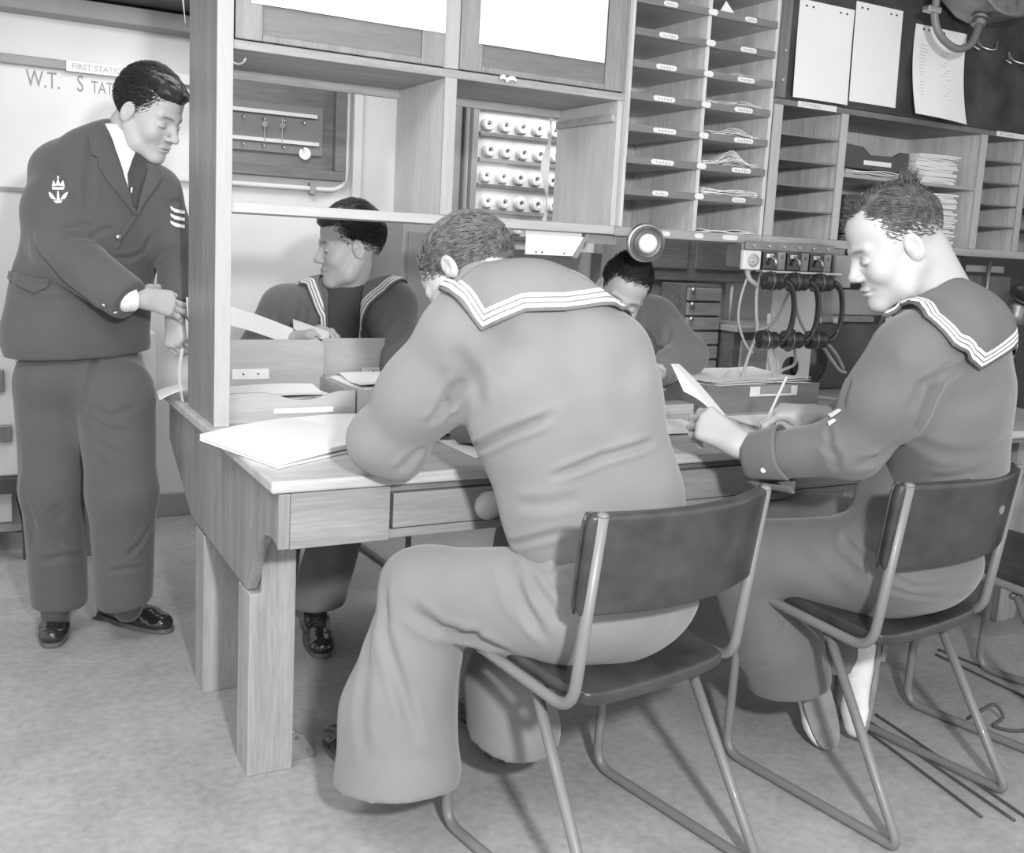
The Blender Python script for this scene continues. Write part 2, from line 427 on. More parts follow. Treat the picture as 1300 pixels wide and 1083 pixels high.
# far-right background: dark partition, drawers, cabinet
S('wall_right', MB().box(4.6, 4.68, 1.2, YB, 0, 2.32), PAINTD)
dp = T('dark_locker_bank', 'wide dark panelled locker bank on the back wall behind the bent-over sailor', 'locker', (3.2, YB, 0))
P('body', MB().box(3.03, 4.55, YB - .12, YB - .001, 1.08, 2.0), WDARK, dp, bev=.004)
for i in range(4): P('panel', MB().box(3.06 + i * .37, 3.38 + i * .37, YB - .135, YB - .1205, 1.14, 1.92), WDARK, dp, bev=.006)
P('back_panel', MB().box(3.03, 3.47, YB - .10, YB - .001, .1, 1.079), WDARK, dp)
ds = T('drawer_stack', 'stack of small wooden drawers with brass knobs behind the bent-over sailor', 'drawers', (3.35, 4.2, 0))
P('carcass', MB().box(3.235, 3.465, 4.09, 4.29, .0, 1.07), WDARK, ds, bev=.003)
for i in range(6):
    z = .62 + i * .074
    d = P('drawer', MB().box(3.245, 3.455, 4.068, 4.0895, z, z + .062), WX, ds, bev=.003)
    P('knob', MB().lathe((3.265, 4.067, z + .055), (0, -1, 0), [(.011, 0), (.013, .008), (.008, .016)], 10), BRASS, d)
cb = T('side_cabinet', 'low dark wooden cabinet with pale wall panel above it in the far background', 'cabinet', (3.7, 4.2, 0))
P('carcass', MB().box(3.48, 4.5, 3.98, YB - .02, 0, .84), WDARK, cb, bev=.004)
P('worktop', MB().box(3.47, 4.51, 3.95, YB - .02, .841, .87), wood('wood_cab_top', .45, 'x'), cb, bev=.004)
for i in range(2): P('cabinet_door', MB().box(3.52 + i * .47, 3.95 + i * .47, 3.962, 3.9795, .12, .80), wood('wood_cab_door', .4, 'x'), cb, bev=.008)
P('vertical_pipe', MB().tube([(3.72, YB - .1, .871), (3.72, YB - .1, 1.079)], .008, 8), PAPER2, cb, smooth=True)
P('pale_panel', MB().box(3.49, 3.71, YB - .06, YB - .021, .871, 1.079), PAINTG, cb)
bxn = P('record_book', MB().box(3.84, 4.02, 4.02, 4.14, .871, .925), LABEL, None, bev=.004); tag(bxn, 'pale closed book lying on the low cabinet in the far background', 'book')

# ================================================================== DESK
dk = T('writing_desk', 'large wooden desk with square legs and one front drawer, papers all over it', 'desk', (1.9, 2.5, 0))
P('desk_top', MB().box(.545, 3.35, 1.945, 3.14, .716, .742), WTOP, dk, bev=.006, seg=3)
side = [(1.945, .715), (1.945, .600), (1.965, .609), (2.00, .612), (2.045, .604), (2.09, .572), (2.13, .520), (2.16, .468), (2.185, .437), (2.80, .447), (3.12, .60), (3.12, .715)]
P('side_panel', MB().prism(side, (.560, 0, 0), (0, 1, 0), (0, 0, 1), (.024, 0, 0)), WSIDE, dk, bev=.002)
def leg(x0, y0):
    m = MB(); m.prism([(0, 0), (.105, 0), (.105, .714), (.026, .714), (.026, .434), (0, .434)], (x0, y0, 0), (1, 0, 0), (0, 0, 1), (0, .1, 0)); return m
P('leg', leg(.560, 2.16), WLEG, dk, bev=.002)
P('leg', leg(.560, 2.63), WLEG, dk, bev=.002)
for y in (2.16, 3.0): P('leg', MB().box(3.2, 3.3, y, y + .1, 0, .714), WLEG, dk, bev=.002)
P('leg', MB().box(1.95, 2.04, 3.02, 3.11, 0, .714), WLEG, dk, bev=.002)
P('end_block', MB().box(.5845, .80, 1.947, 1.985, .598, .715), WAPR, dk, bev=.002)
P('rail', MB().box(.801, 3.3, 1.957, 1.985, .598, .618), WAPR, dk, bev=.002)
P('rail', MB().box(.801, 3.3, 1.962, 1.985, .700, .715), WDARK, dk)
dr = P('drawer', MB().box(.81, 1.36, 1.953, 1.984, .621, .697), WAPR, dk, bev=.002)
P('cup_handle', MB().lathe((1.035, 1.953, .655), (0, -1, 0), [(.034, 0), (.033, .012), (.024, .022), (.008, .028)], 20), plain('handle_painted_highlight', .7, .35), dr, smooth=True)  # pale base colour stands in for bright highlights on the metal
dr = P('drawer', MB().box(1.40, 2.25, 1.953, 1.984, .621, .697), WAPR, dk, bev=.002)
P('cup_handle', MB().lathe((1.92, 1.953, .655), (0, -1, 0), [(.034, 0), (.033, .012), (.024, .022), (.008, .028)], 20), BRASS, dr, smooth=True)
P('rear_panel', MB().box(.60, 3.2, 3.05, 3.075, .64, .715), WDARK, dk)
bk = MB().prism([(0, 0), (.062, 0), (.062, .012), (.035, .06), (.012, .075), (0, .07)], (.666, 2.19, .0005), (1, 0, 0), (0, 0, 1), (0, .004, 0))
bo = P('foot_bracket', bk, STEEL, dk, bev=.001)
P('screw', MB().lathe((.685, 2.189, .055), (0, -1, 0), [(.005, 0), (.004, .003)], 10), STEELD, bo)
P('screw', MB().lathe((.712, 2.189, .022), (0, -1, 0), [(.005, 0), (.004, .003)], 10), STEELD, bo)

# ================================================================== CUBBY UNIT standing on the desk
Y0, Y1 = 2.54, 2.88
cu = T('cubby_unit', 'open wooden cubby unit with cupboards above, standing on the desk on one tall side board', 'shelf unit', (1.15, 2.7, .742))
P('side_board', MB().box(.566, .598, Y0 + .002, Y1, .7425, 2.3), wood('wood_side_board', .24, 'z', contrast=.25), cu, bev=.002)
P('edge_strip', MB().box(.562, .600, Y0 - .006, Y0 + .0015, .7425, 2.3), WPALE, cu, bev=.001)
P('bottom_shelf', MB().box(.600, 1.729, Y0, Y1, 1.275, 1.300), wood('wood_shelf_pale', .5, 'x', contrast=.1), cu, bev=.002)
P('cupboard_floor', MB().box(.600, 1.729, Y0, Y1, 1.660, 1.682), WX, cu, bev=.002)
P('divider', MB().box(1.160, 1.188, Y0 + .004, Y1, 1.3005, 1.6595), wood('wood_divider', .58, 'z', contrast=.12), cu)
P('divider_edge', MB().box(1.157, 1.191, Y0 - .003, Y0 + .0035, 1.3005, 1.6595), WPALE, cu)
P('end_board', MB().box(1.713, 1.729, Y0 + .002, Y1, 1.3005, 1.6595), wood('wood_end', .55, 'z', contrast=.12), cu)
P('side_batten', MB().box(1.700, 1.7125, Y0 + .01, Y1 - .01, 1.60, 1.622), WX, cu, bev=.002)
P('back_lip', MB().box(.600, 1.712, Y1 - .015, Y1, 1.635, 1.6595), WX, cu)
P('cupboard_back', MB().box(.600, 1.729, Y1 - .015, Y1, 1.6825, 2.3), WX, cu)
hk = MB().tube(arc((.612, Y0 + .004, 1.645), (1, 0, 0), (0, 0, -1), .02, 0, PI, 8), .006, 8)
P('hinge_hook', hk, STEELD, cu, smooth=True)
WDOORP = wood('wood_door_panel', .20, 'x', contrast=.15)
for (a, b_) in ((.604, 1.150), (1.196, 1.722)):
    d = MB(); d.box(a, a + .065, Y0 - .008, Y0 + .012, 1.684, 2.28); d.box(b_ - .065, b_, Y0 - .008, Y0 + .012, 1.684, 2.28)
    d.box(a + .0655, b_ - .0655, Y0 - .008, Y0 + .012, 1.684, 1.70)
    dd = P('cupboard_door', d, wood('wood_door_%d' % int(a * 10), .27, 'z'), cu, bev=.002)
    P('door_panel', MB().box(a + .066, b_ - .066, Y0 - .002, Y0 + .010, 1.701, 2.27), WDOORP, dd)
P('mullion', MB().box(1.1515, 1.1945, Y0, Y0 + .012, 1.684, 2.28), WPALE, cu)
s1 = MB().sheet(lambda u, v: (.640 + .507 * u, Y0 - .0105 - .002 * math.sin(u * 7 + v * 3), 1.768 + .45 * v), 16, 10, .0008)
tag(P('notice_sheet', s1, PAPER, None), 'large blank white sheet pinned across the left cupboard door', 'paper')
s2 = MB().sheet(lambda u, v: (1.247 + .402 * u, Y0 - .0105 - .002 * math.sin(u * 6 + v * 2), 1.756 + .012 * v * 0 + .46 * v), 16, 10, .0008)
tag(P('notice_sheet', s2, PAPER, None), 'large blank white sheet pinned on the right cupboard door', 'paper')
sc = MB().sheet(lambda u, v: (1.315 + .05 * u, Y0 - .012 - .006 * math.sin(u * 9), 1.676 + (.013 - .008 * abs(u - .4)) * (v - .5) + .003 * math.sin(u * 11)), 10, 3, .0008)
tag(P('paper_scrap', sc, PAPER, None), 'torn white paper scrap stuck on the cupboard rail above the right cubby', 'paper')
s3 = MB().sheet(lambda u, v: (1.695 + .014 * math.sin(v * 9) * u, Y1 + .006 + .03 * u - .05 * (1 - v) * u * 0, 1.31 + .33 * v), 4, 20, .0008)
tag(P('hanging_sheet', s3, PAPER, None), 'narrow curled white sheet edge hanging at the back right of the cubby', 'paper')
s4 = MB().sheet(lambda u, v: (.556 - .006 * math.sin(v * 5 + u) + .01 * u, 2.885 + .085 * u + .012 * math.sin(6 * v), 1.765 + .5 * v + .10 * u * (1 - v)), 8, 14, .0008)
tag(P('hanging_sheet', s4, PAPER, None), 'ragged white sheet hanging behind the tall side board, top left', 'paper')

# ================================================================== PIGEONHOLE RACKS
def label_plate(x, z, w, parent, y=Y0, h=.015):
    pts = []
    for cx, a0 in ((w / 2 - h / 2, -PI / 2), (-w / 2 + h / 2, PI / 2)):
        for k in range(7):
            a = a0 + PI * k / 6; pts.append((cx + math.cos(a) * h / 2, math.sin(a) * h / 2))
    o = P('label', MB().prism(pts, (x, y - .0035, z), (1, 0, 0), (0, 0, 1), (0, .003, 0)), LABEL, parent, bev=.0005)
    return o
pg = T('pigeonhole_rack', 'tall two-column wooden pigeonhole rack with pale labels on every shelf edge', 'pigeonholes', (2.03, 2.7, 1.27))
for x0, x1 in ((1.731, 1.756), (2.020, 2.034), (2.292, 2.306)):
    P('upright', MB().box(x0, x1, Y0 + .003, Y1, 1.30, 2.3), WZ, pg)
P('pale_bead', MB().box(1.732, 1.742, Y0 - .002, Y0 + .0025, 1.30, 2.3), WPALE, pg)
P('bottom_board', MB().box(1.731, 2.306, Y0, Y1, 1.272, 1.2995), WX, pg, bev=.002)
P('back_board', MB().box(1.731, 2.306, Y1 + .0005, Y1 + .012, 1.272, 2.3), wood('wood_back', .5, 'z'), pg)
ZS = [1.405, 1.497, 1.589, 1.681, 1.772, 1.862, 1.952, 2.042, 2.13]
WSHU = wood('wood_pigeon_board', .5, 'y', contrast=.12)
WSH = wood('wood_pigeon_shelf', .19, 'x', contrast=.15)
LW = {0: 'NASAL', 1: 'BOXED', 2: 'SEASIDE', 3: 'NO 1155', 4: 'LOCAL', 5: 'NO.1', 6: 'AIR', 7: 'P/L', 8: 'SIG'}
for ci, (xa, xb) in enumerate(((1.7565, 2.0195), (2.0345, 2.2915))):
    for zi, z in enumerate(ZS):
        sh = P('shelf', MB().box(xa, xb, Y0 + .0045, Y1 - .001, z - .009, z - .003), WSHU, pg)
        P('shelf_lip', MB().box(xa, xb, Y0 - .004, Y0 + .004, z - .0105, z + .0105), WSH, sh)
        w_ = [.06, .085, .085, .08, .075, .07, .052, .052, .05][zi]
        lx = xa + (.115 if ci == 0 else .145) + (.01 if zi < 3 else 0)
        lb = label_plate(lx, z, w_ if ci == 0 else w_ * .92, sh, Y0 - .004)
        wr = MB()
        for k in range(5):
            q = lx - w_ * .3 + k * w_ * .14; wr.box(q, q + w_ * .08, Y0 - .0082, Y0 - .0076, z - .003 - .001 * (k % 2), z + .003 - .001 * ((k + 1) % 3))
        P('writing', wr, INKP, lb)
        if ci == 1: label_plate(xa - .004, z + .001, .036, sh, Y0 - .004, .018)
for x, w_ in ((1.915, .035), (2.045, .035), (2.17, .062)): label_plate(x, 1.286, w_, pg, Y0)
# papers in the right-hand column (and a few in the left)
def paper_pile(x0, x1, z, h, n, seed, spread=.35, curl=.02, y0=Y0 + .004, depth=.22):
    """pile of loose sheets, as one thing"""
    rr = random.Random(seed); m = MB(); t = h / n
    for i in range(n):
        a = rr.uniform(0, .012); b = rr.uniform(0, .02); cc = curl * rr.uniform(.2, 1) * (i + 1) / n; ph = rr.uniform(0, 6); tw = rr.uniform(-.012, .012)
        zz = z + .0012 + t * i; yy = y0 + rr.uniform(0, .015)
        m.sheet(lambda u, v: (x0 + a + (x1 - x0 - a - b) * u, yy + depth * v + tw * u, zz + t * .35 * (1 + math.sin(ph + u * 5)) * .5 + cc * (math.sin(PI * min(1, max(0, u - .25) / .75 * (.75 + .03 * i))) ** 2 if spread > 0 else 0) * (1 - v) + (.003 * math.sin(ph + u * 9 + i) * (1 - v) if spread > 0 else 0)), 14, 5, min(.0016, t * .75) if spread > 0 else t * .97)
    return m
PPS = [(0, 4, .008, 4, .0), (0, 3, .006, 4, .004), (1, 7, .014, 8, .006), (1, 5, .012, 8, .004), (1, 4, .013, 10, .010), (1, 3, .020, 14, .014), (1, 2, .020, 14, .034), (1, 1, .026, 16, .050), (1, 0, .030, 16, .012), (1, 6, .010, 6, .004)]
ORD = ['', 'second', 'third', 'fourth', 'fifth', 'sixth', 'seventh', 'eighth', 'ninth']
for k, (ci, zi, h, n, cl) in enumerate(PPS):
    xa, xb = ((1.760, 2.016), (2.038, 2.288))[ci]
    o = P('paper_pile', paper_pile(xa + .004, xb - (.004 if ci == 0 else .05 * R_.random()), ZS[zi] - .002, h, n, 20 + k, 1, cl), PAPER, None)
    tag(o, 'white forms in the %s column of the tall rack, %s shelf from its bottom' % (('left', 'right')[ci], ORD[zi + 1]), 'papers', 'papers in the tall pigeonhole rack')
o = P('paper_pile', paper_pile(2.04, 2.28, 1.2995, .006, 3, 77, 1, .01), PAPER, None)
tag(o, 'thin white forms on the bottom board of the tall rack', 'papers', 'papers in the tall pigeonhole rack')
# folded paper tent on the seventh shelf
m = MB().prism([(0, 0), (.06, 0), (.022, .035)], (2.065, Y0 + .006, ZS[6] + .009), (1, 0, 0), (0, 0, 1), (0, .002, 0))
tag(P('folded_form', m, PAPER, None), 'small folded triangular paper standing on the seventh shelf of the tall pigeonhole rack', 'paper')

rk = T('signal_rack', 'wide wooden pigeonhole rack with pale upright edges behind the right-hand sailor', 'pigeonholes', (2.95, 2.7, 1.27))
for x0, x1 in ((2.309, 2.345), (2.606, 2.638), (3.315, 3.350), (3.565, 3.595), (4.2, 4.23)):
    u = P('upright', MB().box(x0 + .008, x1 - .008, Y0 + .003, Y1, 1.30, 1.715), WZ, rk)
    mk = MB().box(x0, x1, Y0 - .003, Y0 + .0025, 1.30, 1.715); e = P('pale_edge', mk, WPALE, rk)
    tk = MB()
    for k in range(9): tk.box(x0 + .001, x1 - .001, Y0 - .0036, Y0 - .0031, 1.335 + k * .045, 1.336 + k * .045)
    P('tick_marks', tk, INKP, e)
P('bottom_board', MB().box(2.309, 4.4, Y0, Y1, 1.272, 1.2995), WX, rk, bev=.002)
P('top_board', MB().box(2.309, 4.4, Y0, Y1, 1.7155, 1.735), WDARK, rk, bev=.002)
P('back_board', MB().box(2.309, 4.4, Y1 + .0005, Y1 + .012, 1.272, 1.73), WZ, rk)
for xa, xb in ((2.3465, 2.6045), (3.3515, 3.5635), (3.5965, 4.198)):
    for z in (1.385, 1.465, 1.545, 1.625):
        P('shelf', MB().box(xa - .009, xb + .009, Y0 + .004, Y1 - .001, z, z + .006), WSH, rk)
P('shelf', MB().box(2.6305, 3.3225, Y0 + .004, Y1 - .001, 1.512, 1.524), WX, rk)
for x0, x1, t in ((2.405, 2.575, 'OUTWARDS'), (3.395, 3.55, 'INT CLEARS')):
    e = P('label', MB().box(x0, x1, Y0 - .006, Y0 - .0015, 1.716, 1.734), LABEL, rk)
    P('lettering', text_mesh(t, .015, (x0 + .012, Y0 - .0065, 1.7195), (1, 0, 0), (0, 0, 1), .0005), INKP, e)
# things in the open bay
fb = T('file_box', 'dark file box with dipped front and label slot in the open bay', 'box', (2.8, 2.7, 1.53))
P('box_front', MB().prism([(2.66, 1.548), (2.985, 1.548), (2.985, 1.618), (2.945, 1.618), (2.905, 1.600), (2.795, 1.597), (2.755, 1.622), (2.66, 1.628)], (0, Y0 + .03, 0), (1, 0, 0), (0, 0, 1), (0, .012, 0)), PAINTD, fb, bev=.002)
P('box_body', MB().box(2.66, 2.985, Y0 + .0425, Y0 + .25, 1.548, 1.59), PAINTD, fb)
P('label_slot', MB().box(2.76, 2.895, Y0 + .026, Y0 + .0295, 1.562, 1.578), LABEL, fb, bev=.002)
tag(P('paper_pile', paper_pile(2.65, 2.99, 1.5235, .018, 5, 5, 1, .004), PAPER, None), 'flat white papers under the dark file box in the open bay', 'papers')
tag(P('paper_bundle', paper_pile(3.0, 3.22, 1.5235, .10, 16, 6, -1, 0), PAPER2, None), 'thick bundle of papers right of the dark file box in the open bay', 'papers')
tag(P('paper_bundle', paper_pile(2.98, 3.24, 1.2995, .19, 26, 8, -1, 0), PAPER2, None), 'tall stack of papers on the bottom of the open bay behind the right sailor', 'papers')
tag(P('paper_bundle', paper_pile(2.66, 2.80, 1.2995, .16, 12, 9, -1, 0), PAINTD, None), 'dark bound folders on the bottom of the open bay, left end', 'folders')

# dark notice board above the wide rack
nb = T('notice_board', 'large dark notice board above the wide rack, at the top right', 'board', (3.4, 2.5, 1.75))
P('board', MB().box(2.345, 5.2, Y0 - .004, Y0 + .016, 1.7355, 2.3), BOARDD, nb)
P('side_stile', MB().box(2.307, 2.344, Y0 - .010, Y0 + .016, 1.7355, 2.3), wood('wood_stile', .16, 'z'), nb, bev=.002)
for x, z in ((2.325, 1.79), (2.325, 1.88)): P('screw', MB().lathe((x, Y0 - .0105, z), (0, -1, 0), [(.006, 0), (.005, .003)], 8), STEEL, nb)
def ruled(m, x0, x1, z0, z1, n, y):
    for i in range(n):
        z = z1 - (z1 - z0) * i / (n - 1); m.box(x0, x1 - R_.uniform(0, .08) * (x1 - x0), y, y + .0003, z, z + .0013)
def notice(x0, x1, z0, z1, label, lines, sk=0, curl=.01):
    t = T('pinned_notice', label, 'paper', ((x0 + x1) / 2, Y0 - .01, z0), 'notices pinned on the dark board')
    P('sheet', MB().sheet(lambda u, v: (x0 + (x1 - x0) * u + sk * (1 - v), Y0 - .0065 - curl * (1 - v) ** 2 * (.4 + .6 * math.sin(u * 2.2 + .4)), z0 + (z1 - z0) * v), 12, 12, .0008), PAPER if not lines else plain('typed_sheet', .8, .9), t)
    for i in range(4):
        x = x0 + (x1 - x0) * (.12, .24, .74, .86)[i]; P('pin', MB().lathe((x, Y0 - .0072, z1 - .018), (0, -1, 0), [(.0035, 0), (.003, .003)], 8), INK, t)
    if lines:
        m = MB(); ruled(m, x0 + .02 + sk, x1 - .03 + sk, z0 + .07, z1 - .06, lines, Y0 - .0098 - curl * .25); 
        for i in range(lines): pass
        P('typing', m, INKP, t)
    return t
notice(2.372, 2.613, 1.742, 2.045, 'blank white sheet pinned on the dark board, left of the three', 0)
notice(2.618, 2.838, 1.757, 2.075, 'pale lined sheet pinned on the dark board, middle one of the three', 0, 0.006, .004)
tt = T('hanging_typed_sheet', 'curling typed white sheet hanging behind the bent conduit, right of the three notices', 'paper', (3.0, Y0 - .02, 1.72), 'notices pinned on the dark board')
def hs(u, v): return (2.905 + .262 * u - .02 * (1 - v) - .0 * v, Y0 - .0075 - .055 * (1 - v) ** 2 - .010 * math.sin(u * 3) * (1 - v), 1.728 + (2.045 - 1.728) * v + .012 * (1 - u) * (1 - v))
P('sheet', MB().sheet(hs, 14, 16, .0008), PAPER, tt)
m = MB()
for i in range(16):
    v = .78 - i * .037; 
    if i == 10: continue
    a = Vector(hs(.12, v)); b_ = Vector(hs(.72 - .1 * ((i * 7) % 3) / 2, v)); e = Vector((0, -.0009, 0))
    m.add([a + e, b_ + e, b_ + e + Vector((0, 0, .0018)), a + e + Vector((0, 0, .0018))], [(0, 1, 2, 3)])
P('typing', m, INKP, tt)
for u in (.15, .25, .55): P('pin', MB().lathe(Vector(hs(u, .955)) + Vector((0, -.0005, 0)), (0, -1, 0), [(.004, 0), (.003, .003)], 8), INK, tt)
for k, (x, z) in enumerate(((3.215, 2.01), (3.395, 1.985))):
    hkk = T('wall_hook', 'curled double wire coat hook on the dark board, %s' % ('nearer the typed sheet' if k == 0 else 'at the right edge of the picture'), 'hook', (x, Y0 - .01, z - .02), 'wire hooks on the dark board')
    P('hook_wire', MB().tube(spline([(x - .035, Y0 - .03, z - .005), (x - .022, Y0 - .045, z - .018), (x, Y0 - .02, z), (x + .004, Y0 - .008, z + .03)], 6), .0035, 8), STEEL, hkk, smooth=True)
    P('hook_wire', MB().tube(spline([(x + .006, Y0 - .008, z + .03), (x + .01, Y0 - .03, z - .002), (x + .04, Y0 - .06, z - .012), (x + .062, Y0 - .05, z + .02)], 6), .0035, 8), STEEL, hkk, smooth=True)

# lamp fitting with bent conduit, top right
lf = T('conduit_lamp_fitting', 'grey metal fitting with a bent loop of conduit at the top right edge', 'light fitting', (3.05, 2.4, 1.95))
P('conduit', MB().tube(spline([(2.84, 2.40, 2.32), (2.835, 2.40, 2.10), (2.838, 2.40, 2.03), (2.865, 2.39, 1.975), (2.93, 2.38, 1.945), (2.995, 2.38, 1.965), (3.035, 2.39, 2.01), (3.055, 2.40, 2.05)], 8), .0125, 12), TUBE, lf, smooth=True)
P('clamp', MB().box(2.79, 2.85, 2.385, 2.415, 2.045, 2.065), STEEL, lf, bev=.004)
P('gland', MB().lathe((3.05, 2.40, 2.035), (.25, 0, 1), [(.018, 0), (.024, .004), (.024, .02), (.018, .022), (.03, .026), (.03, .034)], 16), STEELD, lf)
P('housing', MB().prism([(2.88, 2.16), (3.04, 2.075), (3.10, 2.065), (3.17, 2.07), (3.22, 2.085), (3.25, 2.15), (3.25, 2.3), (2.88, 2.3)], (0, 2.33, 0), (1, 0, 0), (0, 0, 1), (0, .16, 0)), STEELD, lf, bev=.01)
P('housing_ribs', MB().box(3.09, 3.10, 2.322, 2.3295, 2.09, 2.28).box(3.14, 3.15, 2.322, 2.3295, 2.09, 2.28).box(3.19, 3.20, 2.322, 2.3295, 2.10, 2.28), STEELD, lf)

# ================================================================== UNDER THE RACKS
# round bulkhead lamp hanging below the tall rack
bl = T('bulkhead_lamp', 'round metal lamp with ribbed glass hanging from the bottom of the tall rack', 'lamp', (1.83, 2.48, 1.27))
lc = at(822, 309, 3.02) ; lax = (Vector(CAM) - lc).normalized() + Vector((.25, -.1, -.05)); lax.normalize()
P('lamp_housing', MB().lathe(lc - lax * .03, lax, [(.03, -.03), (.052, -.02), (.058, 0), (.058, .012), (.054, .02), (.050, .018)], 36), STEEL, bl, smooth=True)
P('glass_ring', MB().lathe(lc - lax * .005, lax, [(.0495, -.008), (.052, .0), (.046, .006), (.043, .003), (.040, .010), (.036, .008), (.033, .015), (.029, .012)], 36), STEELD, bl)
P('lens', MB().lathe(lc + lax * .003, lax, [(.028, -.005), (.028, .006), (.022, .013), (.012, .017), (.0, .018)], 28), PAPER, bl, smooth=True)
P('lamp_arm', MB().tube([lc - lax * .05, lc - lax * .07 + Vector((0, .02, .02)), Vector((lc.x + .02, Y0 + .06, 1.271))], .009, 10), STEELD, bl, smooth=True)
# white perforated plate and strip under the cubby
wp = T('white_guard_plate', 'white bent plate with punched holes under the cubby shelf left of the round lamp', 'plate', (1.5, 2.6, 1.2))
P('plate', MB().prism([(1.44, 1.205), (1.60, 1.205), (1.635, 1.262), (1.44, 1.262)], (0, Y0 + .02, 0), (1, 0, 0), (0, 0, 1), (0, .002, 0)), PAPER, wp)
P('plate_flange', MB().prism([(1.60, 1.20), (1.64, 1.272), (1.648, 1.272), (1.612, 1.20)], (0, Y0 + .012, 0), (1, 0, 0), (0, 0, 1), (0, .12, 0)), PAINTG, wp)
P('plate_hanger', MB().box(1.44, 1.63, Y0 + .024, Y0 + .04, 1.258, 1.2745), PAPER2, wp)
for x in (1.475, 1.495, 1.57): P('hole', MB().lathe((x, Y0 + .0195, 1.212), (0, -1, 0), [(.003, 0), (.0025, .0008)], 8), INK, wp)
P('pale_batten', MB().box(1.65, 1.76, Y0 + .03, Y0 + .045, 1.245, 1.2715), PAINTG, wp)
# curtain strip of grey under shelf
fc = P('fuse_card', MB().box(1.33, 1.42, 3.3, 3.31, 1.05, 1.23), PAINTG, None); bpy.data.objects.remove(fc)

# telephone handset panel
hp = T('telephone_switch_panel', 'metal switch panel with three black windows screwed below the wide rack', 'switch panel', (2.4, 2.5, 1.2))
YP = Y0 - .035
P('panel_back', MB().box(2.205, 2.66, YP + .012, Y0 + .05, 1.195, 1.2715), STEELD, hp, bev=.002)
P('mounting_strip', MB().box(2.215, 2.60, YP + .004, YP + .0115, 1.252, 1.280), STEELD, hp, bev=.002)
for i in range(6): P('rivet', MB().lathe((2.245 + i * .065, YP + .0035, 1.266), (0, -1, 0), [(.006, 0), (.004, .004)], 10), STEEL, hp)
P('cover_plate', MB().box(2.198, 2.272, YP - .008, YP + .0115, 1.188, 1.250), PAINT, hp, bev=.006)
P('dial', MB().lathe((2.237, YP - .0085, 1.219), (0, -1, 0), [(.022, 0), (.022, .003), (.017, .004), (.016, .002), (.006, .002), (.006, .006)], 20), STEEL, hp)
for i in range(3):
    x = 2.285 + i * .102
    w = P('window', MB().box(x, x + .058, YP - .002, YP + .0115, 1.192, 1.248), BAKE, hp, bev=.002)
    P('switch_toggle', MB().tube([(x + .03, YP - .002, 1.235), (x + .038, YP - .02, 1.222), (x + .036, YP - .022, 1.206)], [.006, .005, .007], 10), STEEL, w, smooth=True)
    P('switch_plate', MB().box(x + .012, x + .04, YP - .005, YP - .0025, 1.230, 1.242), LABEL, w)
    if i < 3: P('divider_plate', MB().box(x + .062, x + .094, YP - .006, YP + .0115, 1.190, 1.250), PAINTG, hp, bev=.005)
    P('screw', MB().lathe((x + .078, YP - .0065, 1.234), (0, -1, 0), [(.006, 0), (.004, .004)], 10), STEELD, hp)
P('panel_lip', MB().box(2.27, 2.62, YP - .02, YP + .011, 1.183, 1.189), STEEL, hp)
P('end_box', MB().box(2.601, 2.68, YP - .01, YP + .0115, 1.14, 1.250), PAINTG, hp, bev=.006)
# cradle plate behind the handsets (pale perforated bracket)
br = T('perforated_bracket', 'tall white steel bracket with two large round holes below the handsets', 'bracket', (2.5, 2.6, .742))
import itertools
def holed_plate(x0, x1, z0, z1, holes, y, th):
    """plate with round holes, made from ring segments"""
    bm = bmesh.new()
    xs = sorted({x0, x1}); zs = [z0]
    for (cx, cz, r) in holes: zs += [cz - r * 1.25, cz + r * 1.25]
    zs.append(z1); zs.sort(); mb = MB(); hi = sorted(holes, key=lambda h: h[1]); k = 0
    for i in range(len(zs) - 1):
        za, zb = zs[i], zs[i + 1]
        hh = [h for h in hi if za < h[1] < zb]
        if not hh: mb.box(x0, x1, y, y + th, za, zb); continue
        cx, cz, r = hh[0]; n = 32; inner = []; outer = []
        for q in range(n):
            a = 2 * PI * q / n; dx, dz = math.cos(a), math.sin(a)
            inner.append((cx + dx * r, cz + dz * r))
            s = min(((x1 - cx) if dx > 0 else (x0 - cx)) / dx if abs(dx) > 1e-6 else 1e9, ((zb - cz) if dz > 0 else (za - cz)) / dz if abs(dz) > 1e-6 else 1e9)
            outer.append((cx + dx * s, cz + dz * s))
        for X_, Z_ in ((x0, za), (x0, zb), (x1, za), (x1, zb)):
            q = min(range(n), key=lambda i: abs(math.atan2(math.sin(2 * PI * i / n - math.atan2(Z_ - cz, X_ - cx)), math.cos(2 * PI * i / n - math.atan2(Z_ - cz, X_ - cx))))); outer[q] = (X_, Z_)
        for q in range(n):
            w = (q + 1) % n; p = [inner[q], outer[q], outer[w], inner[w]]
            vs = [Vector((a, y, b)) for a, b in p] + [Vector((a, y + th, b)) for a, b in p]
            mb.add(vs, [(0, 1, 2, 3), (7, 6, 5, 4), (0, 4, 5, 1), (1, 5, 6, 2), (2, 6, 7, 3), (3, 7, 4, 0)])
    return mb
P('bracket_plate', holed_plate(2.49, 2.69, .7425, 1.15, [(2.585, .945, .042), (2.60, .845, .042)], 2.66, .006), PAINT, br)
P('bracket_foot', MB().box(2.49, 2.69, 2.62, 2.659, .7425, .75), PAINT, br)
